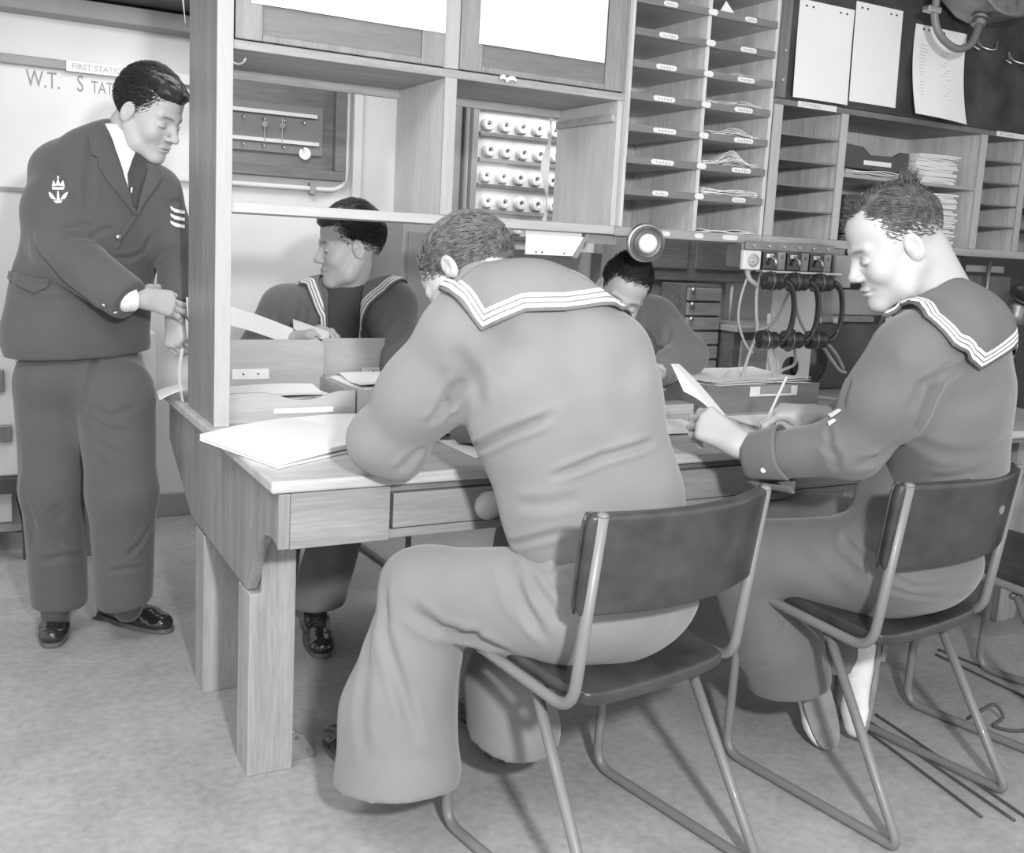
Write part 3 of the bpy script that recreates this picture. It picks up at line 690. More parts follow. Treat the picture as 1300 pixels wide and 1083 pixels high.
# handsets
def handset(x, dx, lab, i):
    t = T('telephone_handset', lab, 'telephone', (x, YP - .03, .98), 'telephone handsets hanging in a row')
    y = YP - .035; zt, zb = 1.155, .965
    for z, s in ((zt, 1), (zb, -1)):
        c = Vector((x, y, z))
        nm = 'earpiece' if s > 0 else 'mouthpiece'
        e = P(nm, MB().lathe(c + Vector((-.062, .02, 0)), (1, -.25, 0), [(.020, -.012), (.030, -.010), (.032, 0), (.030, .006), (.032, .012), (.030, .02), (.031, .026), (.026, .034), (.028, .042), (.028, .05), (.022, .06), (.012, .066)], 26), BAKE, t, smooth=False)
        P('cap_ring', MB().lathe(c + Vector((-.062, .02, 0)) + Vector((1, -.25, 0)).normalized() * .012, (1, -.25, 0), [(.0325, 0), (.0335, .002), (.0325, .004)], 26), STEELD, e)
    hh = spline([(x - .012, y + .008, zt + .002), (x + .012, y - .002, zt - .004), (x + .030, y - .010, zt - .035), (x + .036, y - .014, (zt + zb) / 2), (x + .030, y - .010, zb + .035), (x + .010, y - .002, zb + .002), (x - .012, y + .008, zb)], 6)
    n = len(hh); P('grip', MB().tube(hh, [.017 - .006 * abs(math.sin(PI * k / (n - 1))) for k in range(n)], 14, flat=.8), BAKE, t, smooth=True)
    return t
handset(2.355, 0, 'black telephone handset hanging on the left of the row under the switch panel', 0)
handset(2.462, 0, 'black telephone handset hanging in the middle of the row', 1)
handset(2.572, 0, 'black telephone handset hanging on the right of the row, nearest the right sailor', 2)
# cords
def cord(pts, r, lab, mat=CABLE, name='cord', grp=None):
    o = P(name, MB().tube(spline(pts, 8), r, 8), mat, None, smooth=True); return tag(o, lab, 'cord', grp)
Yc = Y0 - .02
cord([(2.235, Yc, 1.19), (2.24, Yc - .01, 1.16), (2.275, Yc - .01, 1.14)], .008, 'thick pale cord looping from the round dial to the left handset')
cord([(2.30, Yc, 1.19), (2.285, Yc, 1.12), (2.29, Yc, 1.05), (2.30, Yc, .985), (2.27, Yc, .90), (2.25, Yc, .82), (2.23, Yc, .748)], .0055, 'long cord hanging left of the handsets down to the desk')
cord([(2.25, Yc, 1.19), (2.225, Yc, 1.12), (2.215, Yc, 1.06), (2.222, Yc, 1.01), (2.255, Yc, .95), (2.29, Yc, .92)], .004, 'thin cord hanging at the far left of the handsets')
cord([(2.44, Yc + .01, 1.13), (2.385, Yc, 1.04), (2.345, Yc, 1.005), (2.305, Yc, .99), (2.285, Yc - .01, .95)], .005, 'cord slanting from the left handset to the long hanging cord')
cord([(2.465, Yc + .03, 1.19), (2.48, Yc + .03, 1.10), (2.51, Yc + .03, 1.03), (2.545, Yc + .02, .975)], .005, 'cord slanting between the middle and right handsets')
cord([(2.375, Yc, .94), (2.385, Yc - .02, .89), (2.375, Yc - .03, .84), (2.36, Yc - .04, .748)], .005, 'cord running down from the left handset in front of the bracket')
cord([(2.47, Yc, .94), (2.46, Yc - .02, .885), (2.40, Yc - .03, .865), (2.355, Yc - .04, .85), (2.33, Yc - .04, .80), (2.325, Yc - .04, .748)], .005, 'cord looping from the middle handset across the bracket')
cord([(2.60, Yc, .94), (2.62, Yc - .03, .895), (2.66, Yc - .03, .86), (2.70, Yc - .02, .85)], .006, 'cord curving down right from the right-hand handset')
cord([(2.62, Yc, .95), (2.66, Yc - .01, .91), (2.71, Yc, .86)], .006, 'second cord beside it going down behind the right sailor')
cord([(2.20, Yc, .86), (2.16, Yc + .02, .82), (2.05, Yc + .1, .79), (1.98, Yc + .15, .785)], .005, 'cord trailing from the handsets over the papers to the left')
cord([(2.42, 2.47, .752), (2.50, 2.45, .775), (2.60, 2.44, .768), (2.63, 2.41, .752), (2.58, 2.38, .748)], .006, 'cord coiled on the desk right of the wooden tray')
cord([(2.42, 2.44, .750), (2.50, 2.41, .752), (2.60, 2.39, .750)], .006, 'short cord lying on the desk beside the coiled one')
# coiled cable bundle and gear right of the handsets
cbn = T('cable_coil', 'coil of pale cable hanging right of the handsets', 'cable', (2.83, 2.75, .95))
for i in range(7):
    P('cable_turn', MB().tube(arc((2.90 + i * .012 + (i > 3) * .06, 2.80, 1.02), (1, 0, 0), (0, 0, 1), .075, PI * 1.02, PI * 1.75, 12), .005, 8), PAPER2, cbn, smooth=True)
P('hanger', MB().box(2.78, 3.15, 2.80, 2.83, 1.0, 1.022), STEELD, cbn)
gp = T('grey_apparatus', 'grey apparatus panel behind the right sailor\'s face', 'apparatus', (2.95, 2.85, .74))
P('upper_panel', MB().box(2.70, 3.30, 2.84, 2.87, 1.023, 1.12), PAINTG, gp, bev=.004)
P('dark_cabinet', MB().box(2.66, 3.20, 2.78, 2.83, .7425, .995), PAINTD, gp, bev=.008)
P('round_boss', MB().lathe((2.80, 2.7795, .85), (0, -1, 0), [(.09, 0), (.085, .015), (.04, .035), (0, .04)], 28), BAKE, gp, smooth=True)
# small fittings at right edge
rf = T('relay_gear', 'small relay gear and round rubber mouthpiece at the right edge behind the collar', 'apparatus', (3.6, 2.6, 1.0))
P('gear_rail', MB().box(3.30, 3.62, 2.60, 2.62, 1.215, 1.24), PAINTG, rf, bev=.002)
P('gear_box', MB().box(3.28, 3.33, 2.55, 2.62, 1.205, 1.27), BAKE, rf, bev=.004)
P('gear_panel', MB().box(3.30, 3.75, 2.66, 2.69, .7425, 1.20), wood('wood_gear', .15, 'z'), rf)
P('gear_stem', MB().tube([(3.50, 2.58, 1.26), (3.505, 2.58, .98)], .008, 8), STEELD, rf, smooth=True)
P('mouthpiece_ring', MB().lathe((3.62, 2.5, 1.13), (-.3, -.6, .8), [(.05, 0), (.058, .006), (.058, .012), (.05, .016), (.046, .008), (0, .006)], 28), BAKE, rf, smooth=True)
P('mouthpiece_neck', MB().lathe((3.62, 2.52, 1.11), (-.1, 0, -1), [(.03, 0), (.04, .02), (.03, .05), (.045, .09)], 20), STEELD, rf, smooth=True)
# ================================================================== smooth-blended body surfaces (signed distance grid -> mesh)
def npv(p): return np.array(tuple(p), dtype=float)
class Body:
    def __init__(s, h, M=None): s.ops = []; s.h = h; s.M = M
    def _w(s, p):
        return npv(s.M @ Vector(p)) if s.M is not None else npv(p)
    def _d(s, p):
        return npv(s.M.to_3x3() @ Vector(p)) if s.M is not None else npv(p)
    def cone(s, a, b, ra, rb=None, k=.02, flat=None, fs=1., sub=False):
        """tapered capsule; flat = direction in which the section is scaled by fs"""
        rb = ra if rb is None else rb
        s.ops.append(('cone', s._w(a), s._w(b), ra, rb, k, None if flat is None else s._d(flat), fs, sub)); return s
    def chain(s, pts, rs, k=.02, flat=None, fs=1., sub=False):
        for i in range(len(pts) - 1): s.cone(pts[i], pts[i + 1], rs[i], rs[i + 1], k, flat, fs, sub)
        return s
    def ell(s, c, r, k=.02, axes=None, sub=False):
        A = np.eye(3) if axes is None else np.array([npv(Vector(a).normalized()) for a in axes])
        if s.M is not None: A = np.array([s._d(a) for a in A]); 
        A = np.array([a / np.linalg.norm(a) for a in A])
        s.ops.append(('ell', s._w(c), A, np.array(r, float), k, sub)); return s
    def cut(s, c, n, R, k=.004):
        """keep only the side the normal n points away from, inside radius R of c"""
        n = s._d(n); s.ops.append(('cut', s._w(c), n / np.linalg.norm(n), R, k)); return s
    def grid(s):
        lo = np.full(3, 1e9); hi = -lo
        for o in s.ops:
            if o[0] == 'cone' and not o[8]:
                r = max(o[3], o[4]) * max(1, o[7]); lo = np.minimum(lo, np.minimum(o[1], o[2]) - r); hi = np.maximum(hi, np.maximum(o[1], o[2]) + r)
            if o[0] == 'ell' and not o[5]:
                r = max(o[3]); lo = np.minimum(lo, o[1] - r); hi = np.maximum(hi, o[1] + r)
        lo -= 4 * s.h + .01; hi += 4 * s.h + .01
        n = np.ceil((hi - lo) / s.h).astype(int) + 1
        return lo, n
    def field(s):
        lo, n = s.grid(); h = s.h
        D = np.full(n, .5, dtype=np.float32)
        ax = [lo[i] + h * np.arange(n[i]) for i in range(3)]
        for o in s.ops:
            if o[0] == 'cone':
                _, a, b, ra, rb, k, fl, fs, sub = o; r = max(ra, rb) * max(1, fs) + k + 3 * h
                b0, b1 = np.minimum(a, b) - r, np.maximum(a, b) + r
            elif o[0] == 'ell':
                _, c, A, rr, k, sub = o; r = max(rr) + k + 3 * h; b0, b1 = c - r, c + r
            else:
                _, c, nn, R, k = o; b0, b1 = c - R, c + R
            i0 = np.clip(np.floor((b0 - lo) / h).astype(int), 0, n); i1 = np.clip(np.ceil((b1 - lo) / h).astype(int) + 1, 0, n)
            if (i1 <= i0).any(): continue
            sl = tuple(slice(i0[q], i1[q]) for q in range(3))
            X, Y, Z = np.meshgrid(ax[0][sl[0]], ax[1][sl[1]], ax[2][sl[2]], indexing='ij')
            Q = np.stack([X, Y, Z], -1)
            if o[0] == 'cone':
                ab = b - a; L = max(ab @ ab, 1e-12); t = np.clip(((Q - a) @ ab) / L, 0, 1); q = Q - a - t[..., None] * ab
                if fl is not None:
                    w = fl / np.linalg.norm(fl); q = q + ((1 / fs - 1) * (q @ w))[..., None] * w
                d = np.linalg.norm(q, axis=-1) - (ra + (rb - ra) * t)
                if fl is not None and fs < 1: d = d * (.5 + .5 * fs)
            elif o[0] == 'ell':
                q = (Q - c) @ A.T; k0 = np.linalg.norm(q / rr, axis=-1); k1 = np.linalg.norm(q / rr ** 2, axis=-1) + 1e-9
                d = k0 * (k0 - 1) / k1
            else:
                d = (Q - c) @ nn; cur = D[sl]; m = np.linalg.norm(Q - c, axis=-1) < R
                D[sl] = np.where(m, np.maximum(cur, d), cur); continue
            cur = D[sl]
            if sub:
                hh = np.clip(.5 - .5 * (cur + d) / k, 0, 1); D[sl] = cur * (1 - hh) + (-d) * hh + k * hh * (1 - hh)
            else:
                hh = np.clip(.5 + .5 * (d - cur) / k, 0, 1); D[sl] = d * (1 - hh) + cur * hh - k * hh * (1 - hh)
        return D, lo
    def build(s):
        D, lo = s.field(); return nets(D, lo, s.h)

def nets(D, lo, h):
    nx, ny, nz = D.shape; S_ = D < 0
    c = [(i, j, k) for i in (0, 1) for j in (0, 1) for k in (0, 1)]
    cnt = np.zeros((nx - 1, ny - 1, nz - 1), np.int8)
    for i, j, k in c: cnt += S_[i:nx - 1 + i, j:ny - 1 + j, k:nz - 1 + k]
    mask = (cnt > 0) & (cnt < 8); I = np.argwhere(mask); M = len(I)
    idx = np.full(mask.shape, -1, np.int64); idx[mask] = np.arange(M)
    val = {q: D[I[:, 0] + q[0], I[:, 1] + q[1], I[:, 2] + q[2]].astype(float) for q in c}
    acc = np.zeros((M, 3)); w = np.zeros(M)
    for a in c:
        for ax in range(3):
            if a[ax]: continue
            b = list(a); b[ax] = 1; b = tuple(b); va, vb = val[a], val[b]; cr = (va < 0) != (vb < 0)
            t = np.where(cr, va / np.where(cr, va - vb, 1), 0); p = np.array(a, float)[None].repeat(M, 0); p[:, ax] += t
            acc[cr] += p[cr]; w[cr] += 1
    V_ = lo + h * (I + acc / w[:, None]); F = []
    for ax in range(3):
        sl0 = [slice(1, -1)] * 3; sl0[ax] = slice(0, -1); sl1 = list(sl0); sl1[ax] = slice(1, None)
        A = S_[tuple(sl0)]; B = S_[tuple(sl1)]; E = np.argwhere(A != B)
        off = np.array([1, 1, 1]); off[ax] = 0; E = E + off
        ins = S_[E[:, 0], E[:, 1], E[:, 2]]
        u, v = [(1, 2), (2, 0), (0, 1)][ax]
        def cell(du, dv):
            q = E.copy(); q[:, u] -= du; q[:, v] -= dv; return idx[q[:, 0], q[:, 1], q[:, 2]]
        quad = np.stack([cell(1, 1), cell(0, 1), cell(0, 0), cell(1, 0)], 1)
        quad[~ins] = quad[~ins][:, ::-1]; F.append(quad)
    return V_, np.concatenate(F)

def normals(V_, F):
    a, b, c, d = (V_[F[:, i]] for i in range(4)); n = np.cross(c - a, d - b)
    N_ = np.zeros_like(V_)
    for i in range(4): np.add.at(N_, F[:, i], n)
    return N_ / (np.linalg.norm(N_, axis=1, keepdims=True) + 1e-12)
def smooth(V_, F, it=2, lam=.5):
    n = len(V_)
    for _ in range(it):
        acc = np.zeros_like(V_); w = np.zeros(n)
        for i in range(4):
            for j in ((i + 1) % 4, (i + 3) % 4):
                np.add.at(acc, F[:, i], V_[F[:, j]]); np.add.at(w, F[:, i], 1)
        V_ = V_ + lam * (acc / w[:, None] - V_)
    return V_
def folds(V_, F, lines):
    """lines: (polyline, width, depth) ; depth>0 is a crease, <0 a ridge; creases get a raised lip beside them"""
    N_ = normals(V_, F); D_ = np.zeros(len(V_))
    for pts, w, dep in lines:
        P_ = [npv(p) for p in pts]; best = np.full(len(V_), 9.); T_ = np.zeros(len(V_)); n = len(P_) - 1
        for i in range(n):
            a, b = P_[i], P_[i + 1]; ab = b - a; t = np.clip(((V_ - a) @ ab) / (ab @ ab + 1e-12), 0, 1)
            d = np.linalg.norm(V_ - a - t[:, None] * ab, axis=1); m = d < best; best[m] = d[m]; T_[m] = (i + t[m]) / n
        env = np.clip(4 * T_ * (1 - T_) * 1.6 + .15, 0, 1); x = best / w
        D_ += dep * env * (np.exp(-x * x) - .45 * np.exp(-(x - 1.9) ** 2 * 1.5))
    return V_ - N_ * D_[:, None]
def wrinkle(V_, F, amp, scale, stretch=(1, 1, 1), seed=0, mask=None):
    N_ = normals(V_, F); o = np.zeros(len(V_)); sx, sy, sz = stretch
    for i, p in enumerate(V_):
        q = Vector((p[0] * sx * scale + seed, p[1] * sy * scale, p[2] * sz * scale))
        o[i] = noise.noise(q) + .5 * noise.noise(q * 2.1)
    if mask is not None: o *= mask
    return V_ + N_ * (amp * o)[:, None]
def np_mesh(name, V_, F, mat, tone=None):
    me = bpy.data.meshes.new(name); n = len(V_); m = len(F); k = F.shape[1]
    me.vertices.add(n); me.vertices.foreach_set('co', V_.astype(np.float32).ravel())
    me.loops.add(m * k); me.loops.foreach_set('vertex_index', F.astype(np.int32).ravel())
    me.polygons.add(m); me.polygons.foreach_set('loop_start', np.arange(0, m * k, k, dtype=np.int32)); me.polygons.foreach_set('loop_total', np.full(m, k, np.int32))
    me.update(); me.validate()
    me.polygons.foreach_set('use_smooth', [True] * m); me.materials.append(mat)
    if tone is not None:
        a = me.attributes.new('tone', 'FLOAT', 'POINT'); a.data.foreach_set('value', tone.astype(np.float32))
    me.update(); return me
def bvh(V_, F): return BVHTree.FromPolygons([tuple(p) for p in V_], [tuple(f) for f in F])
def hit(tree, px, py, dflt=None):
    """first point of a surface seen in direction (px,py)"""
    r = Vector(ray(px, py)); p, n_, i, d = tree.ray_cast(Vector(CAM), r.normalized())
    if p is not None: return p
    q = at(px, py, dflt) if dflt else at(px, py, 2.2)
    return tree.find_nearest(q)[0]
def hits(tree, pts, dflt=None): return [hit(tree, x, y, dflt) for x, y in pts]
def snap_sheet(tree, pairs, nu, nv, off, th, edge=False, lift=None):
    """sheet between an inner and an outer polyline, laid on a surface; returns MB (+ edge distances)"""
    n = len(pairs) - 1
    def fn(u, v):
        x = u * n; i = min(int(x), n - 1); t = x - i
        a = Vector(pairs[i][0]).lerp(Vector(pairs[i + 1][0]), t); b = Vector(pairs[i][1]).lerp(Vector(pairs[i + 1][1]), t)
        p = a.lerp(b, v); q, nn, _, d = tree.find_nearest(p)
        if q is None: return p
        side = (p - q).dot(nn); o = off + (lift(u, v) if lift else 0)
        return q + nn * max(o, min(side, o + .02))
    m = MB().sheet(fn, nu, nv, th)
    if not edge: return m
    # distances from outer edge
    W = nv + 1; K = (nu + 1) * W; P_ = np.array(m.v[:K]).reshape(nu + 1, W, 3)
    E = P_[:, -1, :]; pts = P_.reshape(-1, 3); best = np.full(len(pts), 9.)
    E0, E1 = E[:-1], E[1:]
    for i in range(len(E0)):
        ab = E1[i] - E0[i]; L = ab @ ab
        if L < 1e-12: continue
        t = np.clip((pts - E0[i]) @ ab / L, 0, 1); best = np.minimum(best, np.linalg.norm(pts - E0[i] - t[:, None] * ab, axis=1))
    return m, np.concatenate([best, best])
def edge_mesh(name, m, ed, mat):
    me = mesh_from(name, m, mat, True, fix=True)
    a = me.attributes.new('edge', 'FLOAT', 'POINT'); a.data.foreach_set('value', ed.astype(np.float32)); return me

# ------------------------------------------------------------------ head
def frame(o, fwd, up):
    """matrix: local x = person's left... y = forward, z = up"""
    f_ = Vector(fwd).normalized(); u = Vector(up); s_ = f_.cross(u).normalized(); u = s_.cross(f_)
    M = Matrix((s_, f_, u)).transposed().to_4x4(); M.translation = Vector(o); return M      # local +x = person's RIGHT
def head(M, h=.0028, jaw=1., nose=1., smile=0., brow=1., thin=1.):
    b = Body(h, M)
    b.ell((0, -.018, .038), (.074 * thin, .094, .080), .02)
    b.ell((0, .028, -.018), (.062 * thin, .058, .080), .03)
    b.ell((0, .02, .055), (.062, .062, .05), .02)
    for s_ in (-1, 1):
        b.cone((s_ * .054 * jaw, -.012, -.045), (s_ * .044 * jaw, .02, -.082), .018, .017, .03)
        b.cone((s_ * .044 * jaw, .02, -.082), (s_ * .014, .064, -.104), .017, .015, .025)
        b.ell((s_ * .040, .056, -.032), (.022, .022, .024), .025)                       # cheek
        b.cone((s_ * .012, .080, .020), (s_ * .042, .068, .021), .010 * brow, .008, .014)  # brow ridge
    b.ell((0, .070, -.101), (.020, .019, .016), .02)                                    # chin
    b.ell((0, .064, -.066), (.032, .024, .028), .02)                                    # muzzle
    for s_ in (-1, 1):
        b.ell((s_ * .032, .092, -.004), (.019, .017, .013), .012, sub=True)             # socket
    for s_ in (-1, 1):
        b.ell((s_ * .032, .0715, -.003), (.0145, .0125, .0115), .003)                   # closed lid over the eyeball
    b.cone((0, .080, .012), (0, .098 + .006 * nose, -.028), .0075, .0110, .012)
    b.ell((0, .098 + .008 * nose, -.032), (.0115, .012, .010), .006)
    for s_ in (-1, 1): b.ell((s_ * .012, .093, -.036), (.0085, .011, .0075), .005)
    b.ell((0, .088, -.0625), (.023, .0085, .0050), .005)
    b.ell((0, .087, -.0735), (.020, .0085, .0060), .005)
    b.ell((0, .0985, -.0680), (.024, .008, .0014), .002, sub=True)
    for s_ in (-1, 1):
        b.ell((s_ * .028, .084, -.068 + smile * .006), (.006, .006, .003), .006, sub=True)
        b.ell((s_ * .006, .103, -.0445), (.0032, .006, .002), .002, sub=True)
    for s_ in (-1, 1):                                                                   # ears
        ax = (Vector((s_, .35, 0)), Vector((-s_ * .35, 1, -.12)), Vector((0, .12, 1)))
        b.ell((s_ * .079 * thin, -.014, -.006), (.007, .019, .031), .006, ax)
        b.ell((s_ * .0855 * thin, -.010, .000), (.0055, .0115, .019), .003, ax, sub=True)
        b.ell((s_ * .081 * thin, -.006, -.010), (.004, .005, .006), .004, ax)
    return b
def tone_head(V_, M, brows=1., lips=.28):
    Mi = np.array(M.inverted()); L = V_ @ Mi[:3, :3].T + Mi[:3, 3]; x, y, z = np.abs(L[:, 0]), L[:, 1], L[:, 2]; t = np.zeros(len(V_))
    front = y > .05
    lip = np.exp(-((x / .024) ** 4)) * np.exp(-(((z + .068) / .009) ** 4)); t = np.maximum(t, lips * lip * front)
    line = np.exp(-((x / .026) ** 6)) * np.exp(-(((z + .068) / .0018) ** 2)); t = np.maximum(t, .8 * line * front)  # shade painted into the crease between the lips
    bz = .022 - 5. * (x - .030) ** 2 * 1.2; br = np.exp(-(((x - .030) / .018) ** 4)) * np.exp(-(((z - bz) / .0045) ** 2)); t = np.maximum(t, .85 * brows * br * front)
    lz = -.0095 + 8 * (x - .032) ** 2; la = np.exp(-(((x - .032) / .0145) ** 6)) * np.exp(-(((z - lz) / .0017) ** 2)); t = np.maximum(t, .9 * la * front)
    up = .004 - 10 * (x - .032) ** 2; la = np.exp(-(((x - .032) / .013) ** 6)) * np.exp(-(((z - up) / .0012) ** 2)); t = np.maximum(t, .35 * la * front)  # shade painted into the upper lid fold
    return t
def hair(M, mat, seed=1, zf=.062, slope=.66, top=.012, part=None, sides=True, n=2600, length=.045, lift=.006, comb=(0, -1, 0), thin=1., wave=.0, tuft=None, fade=.02, quiff=0):
    """cropped cap plus combed strands, one mesh"""
    b = Body(.0035, M)
    b.ell((0, -.018, .040), (.0765 * thin, .0975, .082 + top), .01)
    b.cut((0, 0, zf - slope * .085), (0, slope, -1), .3)
    if quiff: b.ell((0, .052, .088), (.058, .040, .022 + quiff), .015); b.ell((0, .0, .115), (.06, .06, .012 + quiff), .02)
    if part is not None: b.cone((part, .085, .088), (part, .0, .132), .0045, .0045, .003, sub=True)
    V_, F = b.build(); V_ = smooth(V_, F, 1)
    V_ = wrinkle(V_, F, .0022, 55, (1, 1, 1), seed)
    mb = MB(); mb.v = [tuple(p) for p in V_]; mb.f = [tuple(f) for f in F]
    rr = random.Random(seed); A = Vector((.0765 * thin, .0975, .082 + top)); c0 = Vector((0, -.018, .040))
    def proj(p, e):
        q = p - c0; q = Vector((q.x / A.x, q.y / A.y, q.z / A.z)); q = q.normalized()
        return c0 + Vector((q.x * (A.x + e), q.y * (A.y + e), q.z * (A.z + e)))
    vs = []; fs = []; done = 0; tries = 0
    while done < n and tries < n * 8:
        tries += 1
        d = Vector((rr.gauss(0, 1), rr.gauss(0, 1), rr.gauss(0, 1))).normalized(); p = proj(c0 + d * .1, -.001)
        if part is not None and abs(p.x - part) < .0045 and p.y > 0: continue
        lim = (zf - slope * .085) + slope * p.y
        if p.z < lim - fade * rr.random(): continue
        up = max(0, min(1, (p.z - lim) / .06))
        cb_ = Vector(comb)
        if part is not None: cb_ = Vector((1 if p.x > part else -1, comb[1], 0)) if p.z > .075 else Vector((0, comb[1], -.6))
        elif p.z < .075: cb_ = Vector((0, comb[1], -.45))
        cb_ = cb_ + Vector((rr.gauss(0, .22), rr.gauss(0, .22), rr.gauss(0, .15)))
        L = length * (.25 + .75 * up) * rr.uniform(.6, 1.1); st = 5; e0 = lift * (.15 + .85 * up) * rr.uniform(.3, 1.2)
        pts = []; q = p.copy(); ph = rr.uniform(0, 6)
        for k in range(st + 1):
            pts.append(proj(q, e0 * math.sin(PI * min(1, (k + .3) / st)) + wave * math.sin(k * 1.6 + q.x * 60 + q.y * 40)))
            nn = (q - c0).normalized(); t = (cb_ - nn * cb_.dot(nn)); t = t.normalized() if t.length > 1e-6 else Vector((0, -1, 0))
            q = q + t * (L / st)
        w = .0011; o = len(vs)
        for k, q in enumerate(pts):
            t = (pts[min(k + 1, st)] - pts[max(k - 1, 0)]); t = t.normalized() if t.length > 1e-9 else Vector((0, 1, 0))
            nn = (q - c0).normalized(); sd = t.cross(nn).normalized(); ww = w * (1 - .8 * k / st)
            vs += [q + sd * ww, q + nn * ww, q - sd * ww]
        for k in range(st):
            for j in range(3): a = o + k * 3 + j; c_ = o + k * 3 + (j + 1) % 3; fs.append((a, c_, c_ + 3, a + 3))
        done += 1
    if tuft:
        for i in range(tuft[1]):
            c = Vector(tuft[0]) + Vector((rr.gauss(0, .012), rr.gauss(0, .012), 0)); dd = Vector(tuft[2]) + Vector((rr.gauss(0, .4), rr.gauss(0, .4), rr.gauss(0, .2))); dd.normalize()
            L = rr.uniform(.6, 1) * tuft[3]; o = len(vs)
            for k in range(5):
                q = proj(c, 0) + dd * (L * k / 4) + Vector((0, -1, -.5)) * (.25 * L * (k / 4) ** 2); ww = .0012 * (1 - .18 * k)
                vs += [q + Vector((ww, 0, 0)), q + Vector((0, ww, 0)), q - Vector((ww, ww, 0))]
            for k in range(4):
                for j in range(3): a = o + k * 3 + j; c_ = o + k * 3 + (j + 1) % 3; fs.append((a, c_, c_ + 3, a + 3))
    mb.add([M @ v for v in vs], fs)
    me = mesh_from('hair', mb, mat, True, fix=False); return me

# ------------------------------------------------------------------ hand
def hand(bb, M, side=1, curls=((.5, .6, .4),) * 4, spread=.10, thumb=(.5, .3), k=.005, wl=.05, s=1.):
    """local: y along the fingers, z = back of the hand, thumb towards side*x"""
    W = lambda p: M @ (Vector(p) * s)
    class Q_:
        def cone(q, a, c, ra, rb=None, k=.02, flat=None, fs=1.): bb.cone(a, c, ra * s, (ra if rb is None else rb) * s, k, flat, fs)
        def ell(q, c, r, k=.02, axes=None): bb.ell(c, [x * s for x in r], k, axes)
    b = Q_()
    fx = [.0285, .0095, -.0095, -.027]; fy = [.086, .090, .085, .076]; LN = [(.041, .025, .021), (.045, .028, .022), (.042, .027, .021), (.033, .020, .019)]; RD = [.0088, .0092, .0086, .0076]
    zz = M.to_3x3() @ Vector((0, 0, 1)); bb.M = None
    b.cone(W((0, -wl, 0)), W((0, .008, 0)), .027, .028, k * 3, zz, .72)
    for i in range(4):
        x = fx[i] * side; base = (x, fy[i], .001)
        b.cone(W((x * .45, .006, 0)), W(base), .0155, .0115, .014)
    b.cone(W((side * .004, .02, -.006)), W((side * .0, .07, -.006)), .022, .022, .012, zz, .62)
    b.ell(W((side * .024, .036, -.011)), (.016, .028, .014), .012, [M.to_3x3() @ Vector(a) for a in ((1, 0, 0), (0, 1, 0), (0, 0, 1))])
    for i in range(4):
        x = fx[i] * side; p = Vector((x, fy[i], .001)); a = 0; sp = spread * (1.5 - i) * side * -1 * -1
        for j in range(3):
            a += curls[i][j]; d = Vector((math.sin(sp) * math.cos(a), math.cos(a), -math.sin(a))); q = p + d * LN[i][j]
            r0 = RD[i] * (1 - .07 * j); r1 = RD[i] * (1 - .07 * (j + 1)); b.cone(W(p), W(q), r0, r1, .004)
            if j: b.ell(W(p), (r0 * 1.06,) * 3, .003)
            p = q
    t, o = thumb; p = Vector((side * .020, .014, -.010)); d = Vector((side * math.cos(t) * .75, .75, -math.sin(t))).normalized(); q = p + d * .044
    b.cone(W(p), W(q), .0145, .0115, .010); d2 = (d + Vector((-side * o, .35, -.2 * o))).normalized(); r_ = q + d2 * .032; b.cone(W(q), W(r_), .0112, .0102, .005)
    d3 = (d2 + Vector((-side * o * .6, .2, 0))).normalized(); b.cone(W(r_), W(r_ + d3 * .026), .0102, .0084, .005)
def hframe(wrist, tip_dir, back_dir):
    y = Vector(tip_dir).normalized(); z = Vector(back_dir); z = (z - y * z.dot(y)).normalized(); x = y.cross(z)
    M = Matrix((x, y, z)).transposed().to_4x4(); M.translation = Vector(wrist); return M
def join_np(parts):
    vs = []; fs = []; ts = []; o = 0
    for V_, F, t in parts: vs.append(V_); fs.append(F + o); ts.append(np.zeros(len(V_)) if t is None else t); o += len(V_)
    return np.concatenate(vs), np.concatenate(fs), np.concatenate(ts)
# ================================================================== PEOPLE
A_ = at
def decal(tree, pts, off=.002, th=.0012, dflt=None, sub=3):
    """small appliqué laid on a surface; pts seen positions, fan about the centre"""
    ps = []
    n = len(pts)
    for i in range(n):
        a, b = pts[i], pts[(i + 1) % n]
        for k in range(sub): ps.append((a[0] + (b[0] - a[0]) * k / sub, a[1] + (b[1] - a[1]) * k / sub))
    cx = sum(p[0] for p in pts) / n; cy = sum(p[1] for p in pts) / n
    top = []
    for p in ps + [(cx, cy)]:
        q = hit(tree, p[0], p[1], dflt); c, nn, _, _ = tree.find_nearest(q); top.append((q + nn * (off + th), q + nn * off))
    m = len(ps); vs = [t[0] for t in top] + [t[1] for t in top]; fs = []
    for i in range(m):
        j = (i + 1) % m; fs += [(i, j, m), (m + 1 + j, m + 1 + i, 2 * m + 1), (i, i + m + 1, j + m + 1, j)]
    return MB().add(vs, fs)
def ribbon(tree, pts, w, off, th, dflt=None, n=8):
    """strip following seen positions on a surface, constant width w (m)"""
    P_ = spline([Vector((p[0], p[1], 0)) for p in pts], n); Q = [hit(tree, p.x, p.y, dflt) for p in P_]; rows = []
    for i, q in enumerate(Q):
        t = (Q[min(i + 1, len(Q) - 1)] - Q[max(0, i - 1)]).normalized(); _, nn, _, _ = tree.find_nearest(q); s_ = t.cross(nn).normalized()
        rows.append((q + nn * off - s_ * w / 2, q + nn * off + s_ * w / 2))
    k = len(rows) - 1
    def fn(u, v):
        x = u * k; i = min(int(x + 1e-9), k); return rows[i][0].lerp(rows[i][1], v)
    return MB().sheet(fn, k, 1, th)
